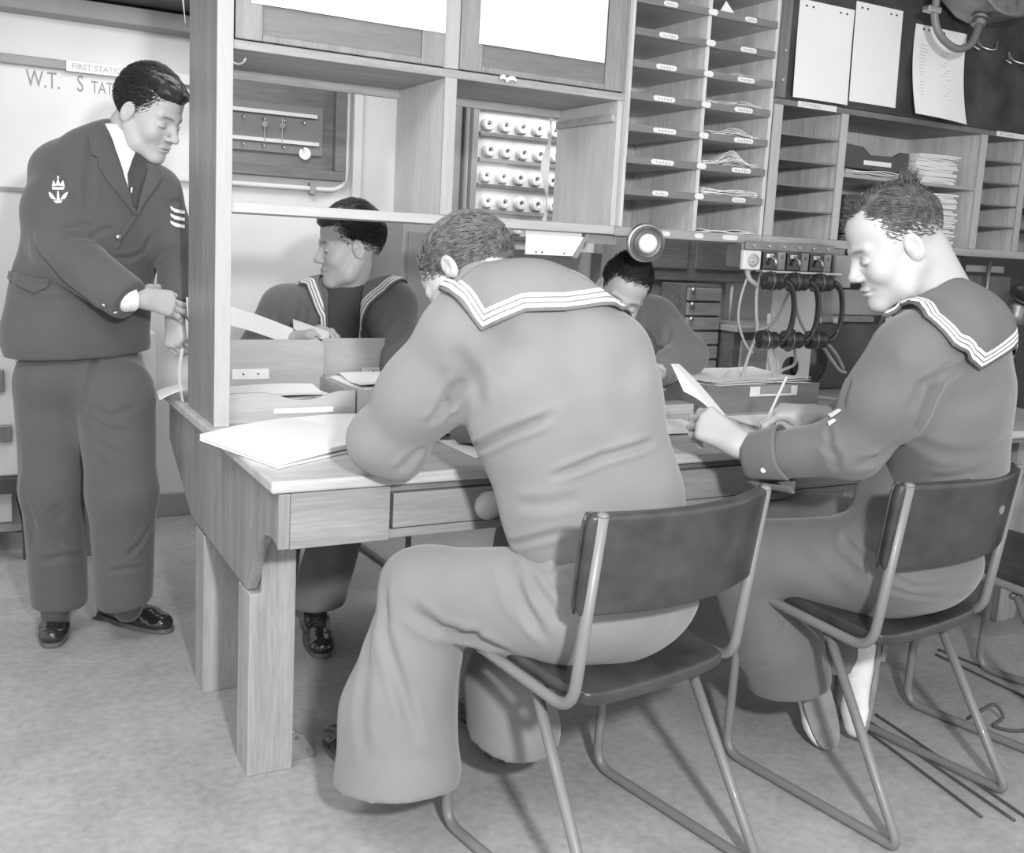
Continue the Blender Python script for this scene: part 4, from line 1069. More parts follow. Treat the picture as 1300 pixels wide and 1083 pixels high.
def cloth_part(name, body, mat, parent, fl=(), wr=(.003, 7, (1, 1, 1), 1), sm=2, label=None):
    V_, F = body.build(); V_ = smooth(V_, F, sm)
    t0 = bvh(V_, F)
    if wr: V_ = wrinkle(V_, F, *wr)
    L = []
    for pts, w, d in fl:
        q = []
        for p in pts:
            if len(p) == 2:
                r = Vector(ray(*p)); h_, _, _, _ = t0.ray_cast(Vector(CAM), r.normalized())
                if h_ is not None: q.append(h_)
            else: q.append(Vector(p))
        if len(q) > 1:
            q2 = [q[0]]
            for a, b in zip(q[:-1], q[1:]): q2 += [a.lerp(b, .5), b]
            L.append(([t0.find_nearest(x)[0] for x in q2], w, d))
    if L: V_ = folds(V_, F, L)
    me = np_mesh(name, V_, F, mat); o = link(name, me, parent)
    if label: o['label'] = label
    return o, bvh(V_, F)
def skin_part(parent, hd, M, hands=(), core=None, brows=1., lips=.28):
    parts = []
    V_, F = hd.build(); V_ = smooth(V_, F, 1, .4); parts.append((V_, F, tone_head(V_, M, brows, lips)))
    for b in hands:
        V_, F = b.build(); V_ = smooth(V_, F, 1, .4); parts.append((V_, F, None))
    if core is not None:
        V_, F = core.build(); parts.append((V_, F, None))
    V_, F, t = join_np(parts)
    return link('body', np_mesh('body', V_, F, SKIN, t), parent)
def shoe(name, heel, toe, up, parent, mat=SHOE, sole=SOLE, laces=True, L=.285, tongue=True, lacemat=None):
    """heel/toe: ground points; up: shoe's up direction"""
    h_ = Vector(heel); f_ = (Vector(toe) - h_).normalized(); M = frame(h_, f_, up)
    b = Body(.004, M)
    b.cone((0, .035, .045), (0, .10, .045), .034, .036, .02).cone((0, .10, .042), (0, .20, .030), .037, .038, .02)
    b.cone((0, .20, .028), (0, L - .035, .026), .038, .028, .02).ell((0, L - .05, .026), (.040, .045, .024), .02)
    b.cone((0, .055, .05), (0, .050, .105), .036, .035, .02, (1, 0, 0), .9)
    b.cut((0, .05, .100), (0, -.1, 1), .09); b.cut((0, .12, .012), (0, 0, -1), .4)
    V_, F = b.build(); V_ = smooth(V_, F, 1)
    V_ = wrinkle(V_, F, .0012, 40, (1, 1, 1), 3)
    o = link(name, np_mesh(name, V_, F, mat), parent)
    def W(x, y, z): return M @ Vector((x, y, z))
    pr = []
    for k in range(24):
        a = 2 * PI * k / 24; y = L / 2 + math.cos(a) * (L / 2 + .002); w = .036 + .008 * max(0, math.sin((y / L - .25) * 2.4)); w = w * (1 if y > .03 else 1)
        pr.append((math.sin(a) ** 1 * w * (abs(math.sin(a)) ** -.35 if abs(math.sin(a)) > .05 else 1), y))
    sm = MB().prism([(x, y) for x, y in pr], M @ Vector((0, 0, .004)), M.to_3x3() @ Vector((1, 0, 0)), M.to_3x3() @ Vector((0, 1, 0)), M.to_3x3() @ Vector((0, 0, .012)))
    P('sole', sm, sole, o)
    P('heel', MB().prism([(-.032, .0), (.032, .0), (.034, .04), (.03, .068), (-.03, .068), (-.034, .04)], W(0, 0, -.012 + .004), M.to_3x3() @ Vector((1, 0, 0)), M.to_3x3() @ Vector((0, 1, 0)), M.to_3x3() @ Vector((0, 0, .012))), sole, o)
    if laces:
        m = MB()
        for k in range(4): m.tube([W(-.018, .115 + .016 * k, .083 - .006 * k), W(0, .118 + .016 * k, .090 - .007 * k), W(.018, .115 + .016 * k, .083 - .006 * k)], .002, 6)
        m.tube(spline([W(0, .11, .092), W(.02, .10, .10), W(.03, .115, .085)], 4), .0018, 6); m.tube(spline([W(0, .11, .092), W(-.02, .10, .10), W(-.028, .118, .085)], 4), .0018, 6)
        P('laces', m, lacemat or mat, o, smooth=True)
    return o

# ------------------------------------------------------------------ front sailor (back to us)
p1 = T('person', 'sailor seated with his back to us on the nearest chair, leaning over the desk writing', 'person', (1.13, 1.62, 0), 'sailors at the desk')
f1 = Vector((.47, .88, 0)); l1 = Vector((-.88, .47, 0))
b = Body(.0055)
b.cone(A_(775, 735, 2.03), A_(752, 640, 2.02), .150, .170, .02, f1, .66)
b.cone(A_(752, 640, 2.02), A_(715, 510, 1.99), .178, .188, .03, f1, .64)
b.cone(A_(715, 510, 1.99), A_(692, 432, 1.99), .188, .146, .03, f1, .62)
b.cone(A_(590, 422, 1.98), A_(774, 445, 2.01), .070, .066, .04)
b.ell(A_(664, 400, 1.97), (.118, .088, .080), .05, (l1, f1, (0, 0, 1)))
b.cone(A_(655, 395, 1.96), A_(612, 372, 1.98), .075, .062, .04)
b.chain([A_(580, 432, 1.98), A_(535, 500, 2.03), A_(496, 556, 2.09)], [.080, .080, .072], .05)
wl1 = Vector((.87, 2.17, .806))
b.cone(A_(496, 556, 2.09), wl1, .074, .052, .03)
b.cone(A_(510, 580, 2.08), A_(478, 560, 2.08), .045, .06, .03)
wr1 = Vector((1.08, 2.20, .79))
b.chain([A_(774, 450, 2.02), A_(785, 520, 2.18), wr1], [.072, .070, .05], .04)
b.cut(wl1, wl1 - A_(496, 556, 2.09), .09); b.cut(wr1, wr1 - A_(785, 520, 2.18), .09)
b.cut(A_(775, 745, 2.03), (0, 0, -1), .26)
fl1 = [([(602, 570), (640, 552), (700, 528)], .008, .010), ([(620, 624), (700, 606), (765, 580), (830, 560)], .007, .009),
       ([(560, 520), (572, 505), (590, 482)], .012, .010), ([(545, 540), (560, 522), (575, 510)], .009, .010), ([(505, 600), (520, 585), (538, 568)], .010, .008),
       ([(648, 690), (675, 685), (720, 672)], .007, .006), ([(575, 440), (600, 480), (610, 520)], .016, .005), ([(640, 480), (620, 520), (600, 560)], .03, -.006),
       ([(800, 440), (790, 500), (800, 560)], .03, .005), ([(700, 430), (720, 520), (740, 600)], .05, .004), ([(655, 640), (700, 640), (740, 630)], .012, .004)]
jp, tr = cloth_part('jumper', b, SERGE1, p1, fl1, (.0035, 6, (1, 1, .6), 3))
pr = [(A_(586, 372, 2.05), A_(566, 384, 2.06))] + [(hit(tr, *a, 1.95), hit(tr, *c, 1.95)) for a, c in (((584, 362), (584, 385)), ((592, 352), (612, 420)), ((620, 337), (640, 407)), ((655, 331), (667, 396)), ((690, 333), (716, 396)), ((730, 352), (762, 391)), ((765, 378), (788, 397)))] + [(A_(775, 392, 2.06), A_(802, 411, 2.07)), (A_(770, 405, 2.13), A_(790, 425, 2.14))]
vf = A_(640, 430, 1.98) + f1 * .12
pr = [(vf, vf + Vector((-.01, 0, 0)))] + pr + [(vf + Vector((.02, 0, 0)), vf + Vector((.03, 0, 0)))]
m, ed = snap_sheet(tr, pr, 150, 44, .006, .004, True, lambda u, v: .004 * v * (1 + math.sin(u * 40)) + .008 * math.sin(PI * v) * math.sin(PI * u))
link('sailor_collar', edge_mesh('sailor_collar', m, ed, COL1), p1)['label'] = 'square collar edged with three white tapes'
b = Body(.007)
hp1 = Vector((1.13, 1.63, .55)); hl = Vector((1.03, 1.63, .535)); hr = Vector((1.23, 1.67, .535))
b.ell(hp1 + Vector((.022, -.01, -.010)), (.215, .140, .120), .04, ((1, .16, 0), (-.16, 1, 0), (0, 0, 1)))
b.cone(hp1, A_(765, 690, 2.04), .155, .14, .04, f1, .7)
kl = A_(545, 752, 2.12); al = A_(505, 905, 2.12); hem = A_(505, 985, 2.12)
b.cone(hl, kl, .118, .092, .04)
b.cone(kl, al, .092, .118, .03); b.cone(al, hem, .118, .135, .03)
b.ell(A_(520, 745, 2.12), (.055, .08, .065), .03)
b.cut(A_(505, 990, 2.12), (A_(505, 990, 2.12) - al) + Vector((0, 0, -.1)) * 0, .25)
kr = Vector((1.22, 2.06, .52)); ar = A_(645, 868, 2.27); hr2 = A_(652, 925, 2.26)
b.chain([hr, kr, ar, hr2], [.115, .085, .092, .105], .03)
b.cut(A_(652, 930, 2.26), (0, .25, -1), .2)
fl = [([(520, 772), (560, 800), (605, 812), (650, 830)], .014, .012), ([(490, 735), (488, 800), (505, 860), (530, 940)], .012, .009), ([(470, 800), (460, 880), (462, 960)], .014, .006),
      ([(735, 700), (700, 720), (665, 700)], .01, .008), ([(645, 700), (655, 760), (690, 800)], .014, .006), ([(662, 712), (690, 760), (712, 790)], .010, .006), ([(668, 705), (710, 745), (740, 760)], .010, .006),
      ([(655, 720), (668, 770), (695, 815)], .010, .006), ([(850, 760), (848, 800), (830, 840)], .006, .003), ([(560, 815), (590, 810), (612, 800)], .008, .006)]
cloth_part('trousers', b, SERGE1, p1, fl, (.004, 5, (1, 1, .5), 9))
M1 = frame(A_(596, 356, 2.03), Vector((-.42, .50, -.80)), Vector((-.10, .8, .8)))
hd = head(M1, .0032); hd.M = None; hd.cone(M1 @ Vector((0, -.035, -.055)), A_(642, 392, 1.98), .050, .066, .03)
ll_ = Body(.0035); hand(ll_, hframe(wl1 + Vector((.008, .03, -.005)), (.32, .9, -.12), (-.15, .1, .95)), 1, ((.3, .4, .3), (.35, .5, .3), (.4, .5, .3), (.45, .5, .3)))
rr_ = Body(.0035); hand(rr_, hframe(wr1 + Vector((0, .03, -.005)), (-.3, .9, -.1), (.1, .1, .95)), -1, ((.5, .6, .4),) * 4)
core = Body(.02); core.cone(A_(700, 640, 2.03), A_(690, 440, 2.0), .10, .11); core.cone(A_(580, 432, 1.99), A_(496, 556, 2.10), .04, .04); core.cone(A_(496, 556, 2.10), wl1, .035, .03)
core.cone(A_(772, 440, 2.02), A_(785, 520, 2.18), .04, .04).cone(A_(785, 520, 2.18), wr1, .035, .03).cone(A_(690, 440, 2.0), A_(620, 385, 1.98), .08, .05).cone(A_(580, 432, 1.99), A_(772, 440, 2.02), .05, .05)
core.cone(A_(700, 640, 2.03), hp1, .10, .11).cone(hl, kl, .06, .05).cone(kl, hem, .05, .04).cone(hr, kr, .06, .05).cone(kr, hr2, .05, .04)
skin_part(p1, hd, M1, (ll_, rr_), core)
link('hair', hair(M1, plain('hair_front_sailor', .15, .45, var=.5, scale=70), 3, .05, .74, .010, n=5600, length=.055, lift=.010, comb=(.55, -1, 0), wave=.0015, fade=.03), p1)
shoe('shoe', (.84, 1.97, 0), (.79, 2.22, 0), (0, 0, 1), p1)
shoe('shoe', (1.13, 1.98, .02), (1.16, 2.24, .0), (0, 0, 1), p1)
if False: tag(P('pen', MB().tube([wr1 + Vector((-.08, .12, .0)), wr1 + Vector((-.03, .13, .10))], .0035, 8), INK, None), 'dark pen held by the nearest sailor, hidden beyond his body', 'pen')

# ------------------------------------------------------------------ right sailor
p2 = T('person', 'sailor in profile seated at the right, reading a folded paper and holding a pencil', 'person', (1.95, 1.55, 0), 'sailors at the desk')
f2 = Vector((-.55, .83, 0)).normalized(); l2 = Vector((-f2.y, f2.x, 0))
b = Body(.0055)
pv2 = Vector((1.95, 1.56, .56))
b.cone(pv2 + Vector((0, 0, .02)), A_(1200, 615, 2.37), .140, .170, .03, f2, .72)
b.cone(A_(1200, 615, 2.37), A_(1202, 500, 2.27), .176, .186, .03, f2, .74)
b.cone(A_(1202, 500, 2.27), A_(1192, 440, 2.22), .180, .150, .03, f2, .72)
sl2 = A_(1158, 452, 2.10); sr2 = A_(1225, 452, 2.42)
b.cone(sl2, sr2, .068, .068, .05)
b.ell(A_(1215, 428, 2.22), (.145, .095, .085), .05, (l2, f2, (0, 0, 1)))
b.cone(A_(1200, 420, 2.22), A_(1185, 392, 2.2), .082, .062, .04)
el2 = A_(1080, 566, 2.20); wl2 = A_(968, 582, 2.32)
b.chain([sl2, A_(1125, 505, 2.14), el2], [.082, .076, .066], .05)
b.cone(el2, wl2, .066, .052, .04)
er2 = A_(1105, 520, 2.60); wr2 = A_(1066, 530, 2.70)
b.chain([sr2, er2], [.075, .068], .05); b.cone(er2, wr2, .064, .047, .03)
b.cut(A_(958, 580, 2.325), (wl2 - el2), .12); b.cut(wr2, wr2 - er2, .09)
fl2 = [([(1090, 590), (1120, 580), (1160, 545), (1180, 500), (1190, 480)], .010, .012), ([(1155, 520), (1170, 490), (1200, 470), (1225, 460)], .009, .008), ([(1120, 600), (1180, 606), (1240, 598)], .010, .006),
       ([(1110, 640), (1130, 660)], .008, .006), ([(1045, 560), (1060, 580), (1062, 600)], .010, .006), ([(1050, 540), (1056, 565)], .008, .005), ([(1130, 570), (1200, 575), (1280, 555)], .014, .004),
       ([(1210, 520), (1250, 500), (1280, 480)], .02, .005), ([(1100, 440), (1080, 480), (1068, 520)], .012, .006), ([(1165, 430), (1175, 470), (1165, 500)], .02, .005), ([(1000, 590), (1015, 620)], .014, .004)]
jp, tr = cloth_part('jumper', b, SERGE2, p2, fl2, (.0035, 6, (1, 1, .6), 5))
pr = [(hit(tr, *a, 2.15), hit(tr, *c, 2.15)) for a, c in (((1132, 396), (1122, 398)), ((1150, 388), (1148, 394)), ((1170, 378), (1172, 408)), ((1190, 368), (1205, 440)), ((1208, 358), (1238, 468)), ((1224, 351), (1268, 453)), ((1246, 352), (1298, 433)), ((1262, 366), (1325, 440)))]
vf = A_(1120, 440, 2.3); pr = [(vf, vf + Vector((-.01, 0, 0)))] + pr + [(sr2 + Vector((.0, .0, .06)), sr2 + Vector((.09, -.05, -.02))), (sr2 + f2 * .08, sr2 + f2 * .09 + Vector((.06, .03, 0)))]
m, ed = snap_sheet(tr, pr, 150, 44, .006, .004, True, lambda u, v: .004 * v * (1 + math.sin(u * 30)) + .01 * math.sin(PI * v))
link('sailor_collar', edge_mesh('sailor_collar', m, ed, COL2), p2)['label'] = 'square collar edged with three white tapes'
# turned-back cuff with pointed corner
cc = wl2; ax = (wl2 - el2).normalized(); uu = Vector((0, 0, 1)) - ax * ax.z; uu.normalize(); vv = ax.cross(uu)
def cf(u, v):
    a = 2 * PI * u * .97 - 2.2; r = .060 + .010 * v; q = cc + ax * (.030 - .085 * v) + uu * math.cos(a) * r + vv * math.sin(a) * r * .86
    if u > .8 or u < .12: q = q - ax * (.02 * (u - .8) / .2 if u > .8 else .02 * (.12 - u) / .12) * v + Vector((0, 0, -.018)) * v * (1 if u > .8 else .6)
    return q
cfo = P('turned_cuff', MB().sheet(cf, 40, 10, .003), cloth('cuff_cloth', .15), p2, smooth=True)
bt = hit(tr, 969, 597, 2.3); P('cuff_button', MB().lathe(at(969, 597, 0) if False else bt + (Vector(CAM) - bt).normalized() * .012, (Vector(CAM) - bt), [(.006, -.002), (.006, .001), (.003, .002)], 12), LABEL, cfo)
# rank mark on far sleeve (two short white chevrons near the elbow)
for q in (((1052, 527), (1066, 519), (1070, 521), (1056, 531)), ((1052, 536), (1060, 532), (1063, 534), (1054, 541))): P('sleeve_chevron', decal(tr, q, .002, .0012, 2.6), TAPE, p2)
b = Body(.007)
b.ell(pv2 + Vector((0, 0, -.015)), (.205, .150, .118), .04, ((1, .1, 0), (-.1, 1, 0), (0, 0, 1)))
b.cone(pv2 + Vector((-.02, .03, 0)), pv2 + Vector((-.02, .03, .12)), .14, .12, .04, f2, .8)
kl2 = A_(940, 708, 2.46); hl2 = Vector((1.86, 1.60, .535)); an2 = A_(985, 812, 2.52); hm2 = A_(1000, 856, 2.55)
b.cone(hl2, kl2, .115, .088, .04); b.cone(kl2, an2, .088, .105, .03); b.cone(an2, hm2, .105, .108, .03)
b.cut(A_(1010, 872, 2.55), (.10, -.12, -1), .22)
kr2 = Vector((1.98, 2.02, .52)); hr_ = Vector((2.05, 1.62, .535)); hm3 = Vector((2.03, 1.83, .20))
b.chain([hr_, kr2, hm3], [.115, .085, .10], .04); b.cut(Vector((2.03, 1.82, .16)), (0, -.2, -1), .2)
fl = [([(1060, 640), (1075, 690), (1110, 720)], .010, .008), ([(1085, 660), (1100, 690), (1130, 700)], .010, .006), ([(1110, 720), (1160, 745), (1230, 735)], .006, .006), ([(1120, 745), (1180, 758), (1235, 748)], .006, .005),
      ([(940, 845), (975, 842)], .008, .005), ([(975, 825), (1000, 790)], .006, .004), ([(1040, 670), (1060, 700), (1100, 740)], .02, .006), ([(980, 690), (1040, 720), (1090, 760)], .03, .004)]
cloth_part('trousers', b, SERGE2, p2, fl, (.004, 5, (1, 1, .5), 11))
fw2 = (Vector((-.877, .478, 0)) * .96 + Vector((0, 0, -.46))).normalized()
M2 = frame(A_(1134, 313, 2.17), fw2, (0, 0, 1))
hd = head(M2, .0028, jaw=1.05, nose=.2); hd.M = None; hd.cone(A_(1160, 340, 2.18), A_(1195, 400, 2.21), .060, .068, .03); hd.cone(A_(1175, 320, 2.19), A_(1205, 390, 2.22), .05, .06, .03)
ha = Body(.0033); hand(ha, hframe(A_(938, 564, 2.33), (A_(885, 532, 2.38) - A_(938, 564, 2.33)), Vector((.10, -1, -.05))), 1, ((.85, 1.0, .5), (.88, 1.0, .5), (.9, 1.0, .5), (.9, 1.0, .5)), .02, (.75, .2), wl=.075, s=1.14)
hb_ = Body(.0033); hand(hb_, hframe(A_(1036, 526, 2.68), (A_(975, 522, 2.70) - A_(1036, 526, 2.68)), Vector((.1, -.35, .9))), -1, ((.7, .8, .5), (.8, .8, .5), (.9, .8, .5), (.9, .8, .5)), .04, (.5, .3), wl=.07, s=1.12)
core = Body(.02); core.chain([pv2 + Vector((0, .02, 0)), A_(1195, 610, 2.40), A_(1200, 500, 2.27), A_(1195, 440, 2.24), A_(1188, 400, 2.2)], [.08, .09, .10, .09, .055])
core.chain([sl2, el2, wl2, A_(950, 562, 2.34)], [.045, .04, .032, .026]).chain([sr2, er2, wr2], [.045, .04, .028]).chain([hl2, kl2, hm2], [.06, .05, .04]).chain([hr_, kr2, hm3], [.06, .05, .04]).cone(sl2, sr2, .05, .05)
skin_part(p2, hd, M2, (ha, hb_), core, lips=.15)
link('hair', hair(M2, plain('hair_right_sailor', .10, .42, var=.5, scale=70), 5, .058, .16, .008, n=3800, length=.05, lift=.006, comb=(.2, -.9, 0), part=-.03, fade=.035, tuft=((0, -.075, .11), 130, (.0, -.3, 1), .035)), p2)
t_a, t_b = on_z(1056, 950, .025), on_z(1097, 936, .03)
for (tp, hl_, upv, nm) in ((t_a, t_a + Vector((.0, .13, .235)), Vector((.35, 1, -.3)), 0), (t_b, t_b + Vector((.10, .06, .235)), Vector((-.75, .55, .2)), 1)):
    so = shoe('canvas_shoe', hl_, tp, upv, p2, CANVAS, RUBBER, True, .27, lacemat=TAPE)
    so['label'] = 'white canvas shoe with grey sole'
# folded paper in his left hand
hpap = T('folded_paper', 'folded white paper held upright in the right sailor\'s left hand', 'paper', A_(880, 500, 2.4))
a0, a1, c0, c1 = A_(852, 462, 2.50), A_(902, 517, 2.42), A_(868, 497, 2.44), A_(935, 545, 2.36)
P('sheet', MB().sheet(lambda u, v: Vector(a0).lerp(a1, u).lerp(Vector(c0).lerp(c1, u), v) + Vector((0, 0, .006)) * math.sin(u * 5), 12, 6, .001), PAPER, hpap)
a2, a3 = A_(862, 462, 2.56), A_(925, 530, 2.45)
P('folded_leaf', MB().sheet(lambda u, v: Vector(a0).lerp(a1, u).lerp(Vector(a2).lerp(a3, u), v) + Vector((0, 0, .004)) * math.sin(u * 4), 12, 4, .001), PAPER, hpap)
pq = A_(968, 545, 2.70); tag(P('pencil', MB().tube([pq, pq + (A_(999, 478, 2.68) - pq)], .0036, 8), PAPER2, None, smooth=True), 'pale pencil held upright in the right sailor\'s right hand', 'pencil')

# ------------------------------------------------------------------ sailor at the back left
p3 = T('person', 'young sailor facing us behind the desk at the left, head turned to the standing man', 'person', (1.2, 3.38, 0), 'sailors at the desk')
f3 = Vector((-.40, -.92, 0)).normalized(); l3 = Vector((-f3.y, f3.x, 0))
b = Body(.007)
sR3 = A_(362, 392, 3.30); sL3 = A_(498, 388, 3.22)
b.cone(Vector((1.17, 3.38, .60)), A_(432, 440, 3.32), .15, .165, .03, f3, .7)
b.cone(A_(432, 440, 3.32), A_(432, 400, 3.28), .165, .13, .03, f3, .68)
b.cone(sR3, sL3, .066, .066, .05); b.ell(A_(432, 388, 3.28), (.13, .085, .07), .04, (l3, f3, (0, 0, 1))); b.cone(A_(438, 385, 3.27), A_(441, 368, 3.25), .07, .062, .03)
eR3 = A_(322, 455, 3.32); wR3 = A_(368, 432, 3.16); eL3 = A_(508, 462, 3.14); wL3 = Vector((1.18, 2.93, .80))
b.chain([sR3, eR3], [.078, .066], .04).cone(eR3, wR3, .062, .046, .03).chain([sL3, eL3], [.076, .066], .04).cone(eL3, wL3, .06, .048, .03)
b.cut(wR3, wR3 - eR3, .08); b.cut(wL3, wL3 - eL3, .08); b.cut(Vector((1.17, 3.38, .60)), (0, 0, -1), .25)
fl3 = [([(370, 370), (352, 400), (335, 430)], .010, .007), ([(380, 380), (372, 410), (350, 435)], .009, .006), ([(500, 400), (485, 425), (470, 440)], .010, .007), ([(515, 420), (495, 440), (470, 445)], .010, .006), ([(390, 390), (385, 410), (370, 430)], .008, .005), ([(490, 460), (500, 450), (520, 445)], .01, .006)]
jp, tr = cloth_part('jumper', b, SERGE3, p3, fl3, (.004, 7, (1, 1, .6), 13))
hh = lambda x, y: hit(tr, x, y, 3.2)
cb3 = A_(440, 372, 3.25); bk = -f3
pr = [(hh(414, 430), hh(408, 430)), (hh(414, 400), hh(407, 402)), (hh(410, 375), hh(396, 378)), (hh(404, 356), hh(384, 356)), (hh(400, 345), hh(372, 342)),
      (cb3 - l3 * .055 + bk * .06, cb3 - l3 * .17 + bk * .10 + Vector((0, 0, -.08))), (cb3 + bk * .085, cb3 + bk * .14 + Vector((0, 0, -.16))), (cb3 + l3 * .055 + bk * .06, cb3 + l3 * .17 + bk * .10 + Vector((0, 0, -.08))),
      (hh(470, 345), hh(513, 356)), (hh(466, 362), hh(490, 373)), (hh(462, 380), hh(472, 388)), (hh(459, 402), hh(463, 408)), (hh(455, 434), hh(457, 434))]
m, ed = snap_sheet(tr, pr, 140, 26, .008, .004, True, lambda u, v: .004 * math.sin(PI * v))
link('sailor_collar', edge_mesh('sailor_collar', m, ed, COL3), p3)['label'] = 'wide collar edged with three white tapes'
pn = [(hh(416, 358), hh(462, 358)), (hh(418, 375), hh(460, 375)), (hh(417, 400), hh(458, 400)), (hh(417, 432), hh(455, 432))]
P('jersey', snap_sheet(tr, pn, 20, 14, .004, .003), VEST, p3, smooth=True)
b = Body(.010); hpv = Vector((1.17, 3.42, .55)); b.ell(hpv, (.18, .14, .12), .03)
b.chain([hpv + Vector((.09, -.04, -.02)), Vector((1.12, 3.02, .50)), Vector((.97, 2.95, .06))], [.10, .08, .085], .03); b.chain([hpv + Vector((-.09, -.04, -.02)), Vector((.90, 3.05, .52)), Vector((.90, 3.25, .10))], [.10, .08, .10], .03)
b.cut(Vector((.97, 2.95, .08)), (0, 0, -1), .15); b.cut(Vector((.90, 3.25, .08)), (0, 0, -1), .15)
cloth_part('trousers', b, SERGE3, p3, (), None)
shoe('shoe', (.985, 3.0, 0), (.93, 2.76, 0), (0, 0, 1), p3); shoe('shoe', (.90, 3.3, 0), (.86, 3.04, 0), (0, 0, 1), p3)
fw3 = (Vector((-.877, .478, 0)) * .93 + Vector((-.48, -.865, 0)) * .34 + Vector((0, 0, -.12))).normalized()
M3 = frame(A_(443, 314, 3.18), fw3, (0.03, 0, 1))
hd = head(M3, .0032, jaw=.95, nose=.5); hd.M = None; hd.cone(A_(450, 335, 3.2), A_(442, 378, 3.26), .054, .060, .03)
ha = Body(.0035); hand(ha, hframe(wR3 + (A_(395, 420, 3.10) - wR3) * .25, A_(412, 419, 3.08) - wR3, Vector((.1, -.6, .75))), -1, ((.5, .7, .4), (.55, .7, .4), (.6, .7, .4), (.65, .7, .4)), .05, (.4, .3))
hb_ = Body(.0035); hand(hb_, hframe(wL3 + Vector((-.01, -.02, 0)), (-.3, -.9, -.1), (0, 0, 1)), 1, ((.4, .5, .3),) * 4)
core = Body(.02); core.chain([hpv, A_(432, 440, 3.32), A_(436, 400, 3.28), A_(441, 375, 3.26)], [.10, .11, .09, .05]).chain([sR3, eR3, wR3], [.045, .04, .028]).chain([sL3, eL3, wL3], [.045, .04, .03]).cone(sR3, sL3, .05, .05)
core.chain([hpv, Vector((1.12, 3.02, .50)), Vector((.97, 2.95, .08))], [.07, .05, .04]).chain([hpv, Vector((.90, 3.05, .52)), Vector((.90, 3.25, .08))], [.07, .05, .04])
skin_part(p3, hd, M3, (ha, hb_), core)
link('hair', hair(M3, HAIRD, 7, .058, .36, .020, n=3600, length=.05, lift=.010, comb=(0, -1, .2), wave=.002, fade=.03, quiff=.004), p3)
cd = A_(352, 424, 3.12); ce = A_(416, 424, 3.08)
tag(P('message_card', MB().sheet(lambda u, v: A_(372, 405, 3.14).lerp(A_(417, 421, 3.06), u) + Vector((0, -.01, -.030)) * v, 6, 3, .0015), PAPER, None), 'small white card held in the far left sailor\'s hand', 'paper')
tag(P('message_form', MB().sheet(lambda u, v: A_(236, 377, 2.93).lerp(A_(372, 418, 3.14), u) + Vector((0, -.02, -.055)) * v + Vector((0, 0, .012)) * math.sin(u * 3), 14, 4, .001), PAPER, None), 'long white form passed between the standing man and the far left sailor', 'paper')

# ------------------------------------------------------------------ bent-over sailor at the back right
p4 = T('person', 'sailor behind the desk at the right, head bowed under the round lamp, writing', 'person', (2.25, 3.3, 0), 'sailors at the desk')
f4 = Vector((-.35, -.94, 0)).normalized(); l4 = Vector((-f4.y, f4.x, 0))
b = Body(.008)
sR4 = A_(728, 412, 3.50); sL4 = A_(832, 408, 3.48)
b.cone(Vector((2.28, 3.42, .60)), A_(785, 440, 3.55), .15, .16, .03, f4, .7); b.cone(A_(785, 440, 3.55), A_(785, 408, 3.48), .16, .13, .03, f4, .7)
b.cone(sR4, sL4, .068, .068, .05); b.cone(A_(785, 402, 3.46), A_(788, 392, 3.40), .08, .065, .03)
eL4 = A_(872, 452, 3.36); wL4 = A_(836, 472, 3.18); eR4 = A_(735, 460, 3.4); wR4 = Vector((1.93, 2.95, .80))
b.chain([sL4, eL4], [.078, .066], .04).cone(eL4, wL4, .062, .05, .03).chain([sR4, eR4, wR4], [.078, .066, .05], .04)
b.cut(wL4, wL4 - eL4, .08); b.cut(wR4, wR4 - eR4, .08); b.cut(Vector((2.28, 3.42, .60)), (0, 0, -1), .25)
jp, tr = cloth_part('jumper', b, SERGE3, p4, [([(815, 420), (835, 445), (860, 460)], .01, .007), ([(850, 415), (845, 440), (820, 455)], .01, .008), ([(865, 430), (850, 450), (825, 462)], .008, .006)], (.004, 7, (1, 1, .6), 17))
b = Body(.010); hpv = Vector((2.28, 3.46, .55)); b.ell(hpv, (.18, .14, .12), .03)
b.chain([hpv + Vector((.09, -.04, -.02)), Vector((2.30, 3.02, .50)), Vector((2.30, 3.1, .06))], [.10, .08, .085], .03); b.chain([hpv + Vector((-.09, -.04, -.02)), Vector((2.12, 3.02, .50)), Vector((2.10, 3.1, .06))], [.10, .08, .085], .03)
cloth_part('trousers', b, SERGE3, p4, (), None)
for x in (2.31, 2.10): shoe('shoe', (x, 3.16, 0), (x - .04, 2.9, 0), (0, 0, 1), p4)
rgt = Vector((.877, -.478, 0)); tow = Vector((-.48, -.865, 0))
M4 = frame(A_(789, 373, 3.28), (tow * .86 + rgt * -.02 + Vector((0, 0, -.42))), (Vector((0, 0, .90)) + rgt * .36 + tow * .3))
hd = head(M4, .0032, thin=.96); hd.M = None; hd.cone(A_(792, 385, 3.40), A_(786, 405, 3.46), .052, .058, .03)
ha = Body(.0035); hand(ha, hframe(wL4 + (A_(822, 478, 3.12) - wL4) * .3, A_(816, 486, 3.05) - wL4, Vector((-.2, -.5, .85))), 1, ((.7, .8, .5), (.75, .8, .5), (.8, .8, .5), (.8, .8, .5)), .05, (.5, .3))
hb_ = Body(.0035); hand(hb_, hframe(wR4 + Vector((0, -.02, 0)), (.3, -.9, -.1), (0, 0, 1)), -1, ((.4, .5, .3),) * 4)
core = Body(.02); core.chain([hpv, A_(785, 440, 3.55), A_(785, 412, 3.48), A_(788, 396, 3.42)], [.10, .11, .09, .05]).chain([sR4, eR4, wR4], [.045, .04, .03]).chain([sL4, eL4, wL4], [.045, .04, .03]).cone(sR4, sL4, .05, .05)
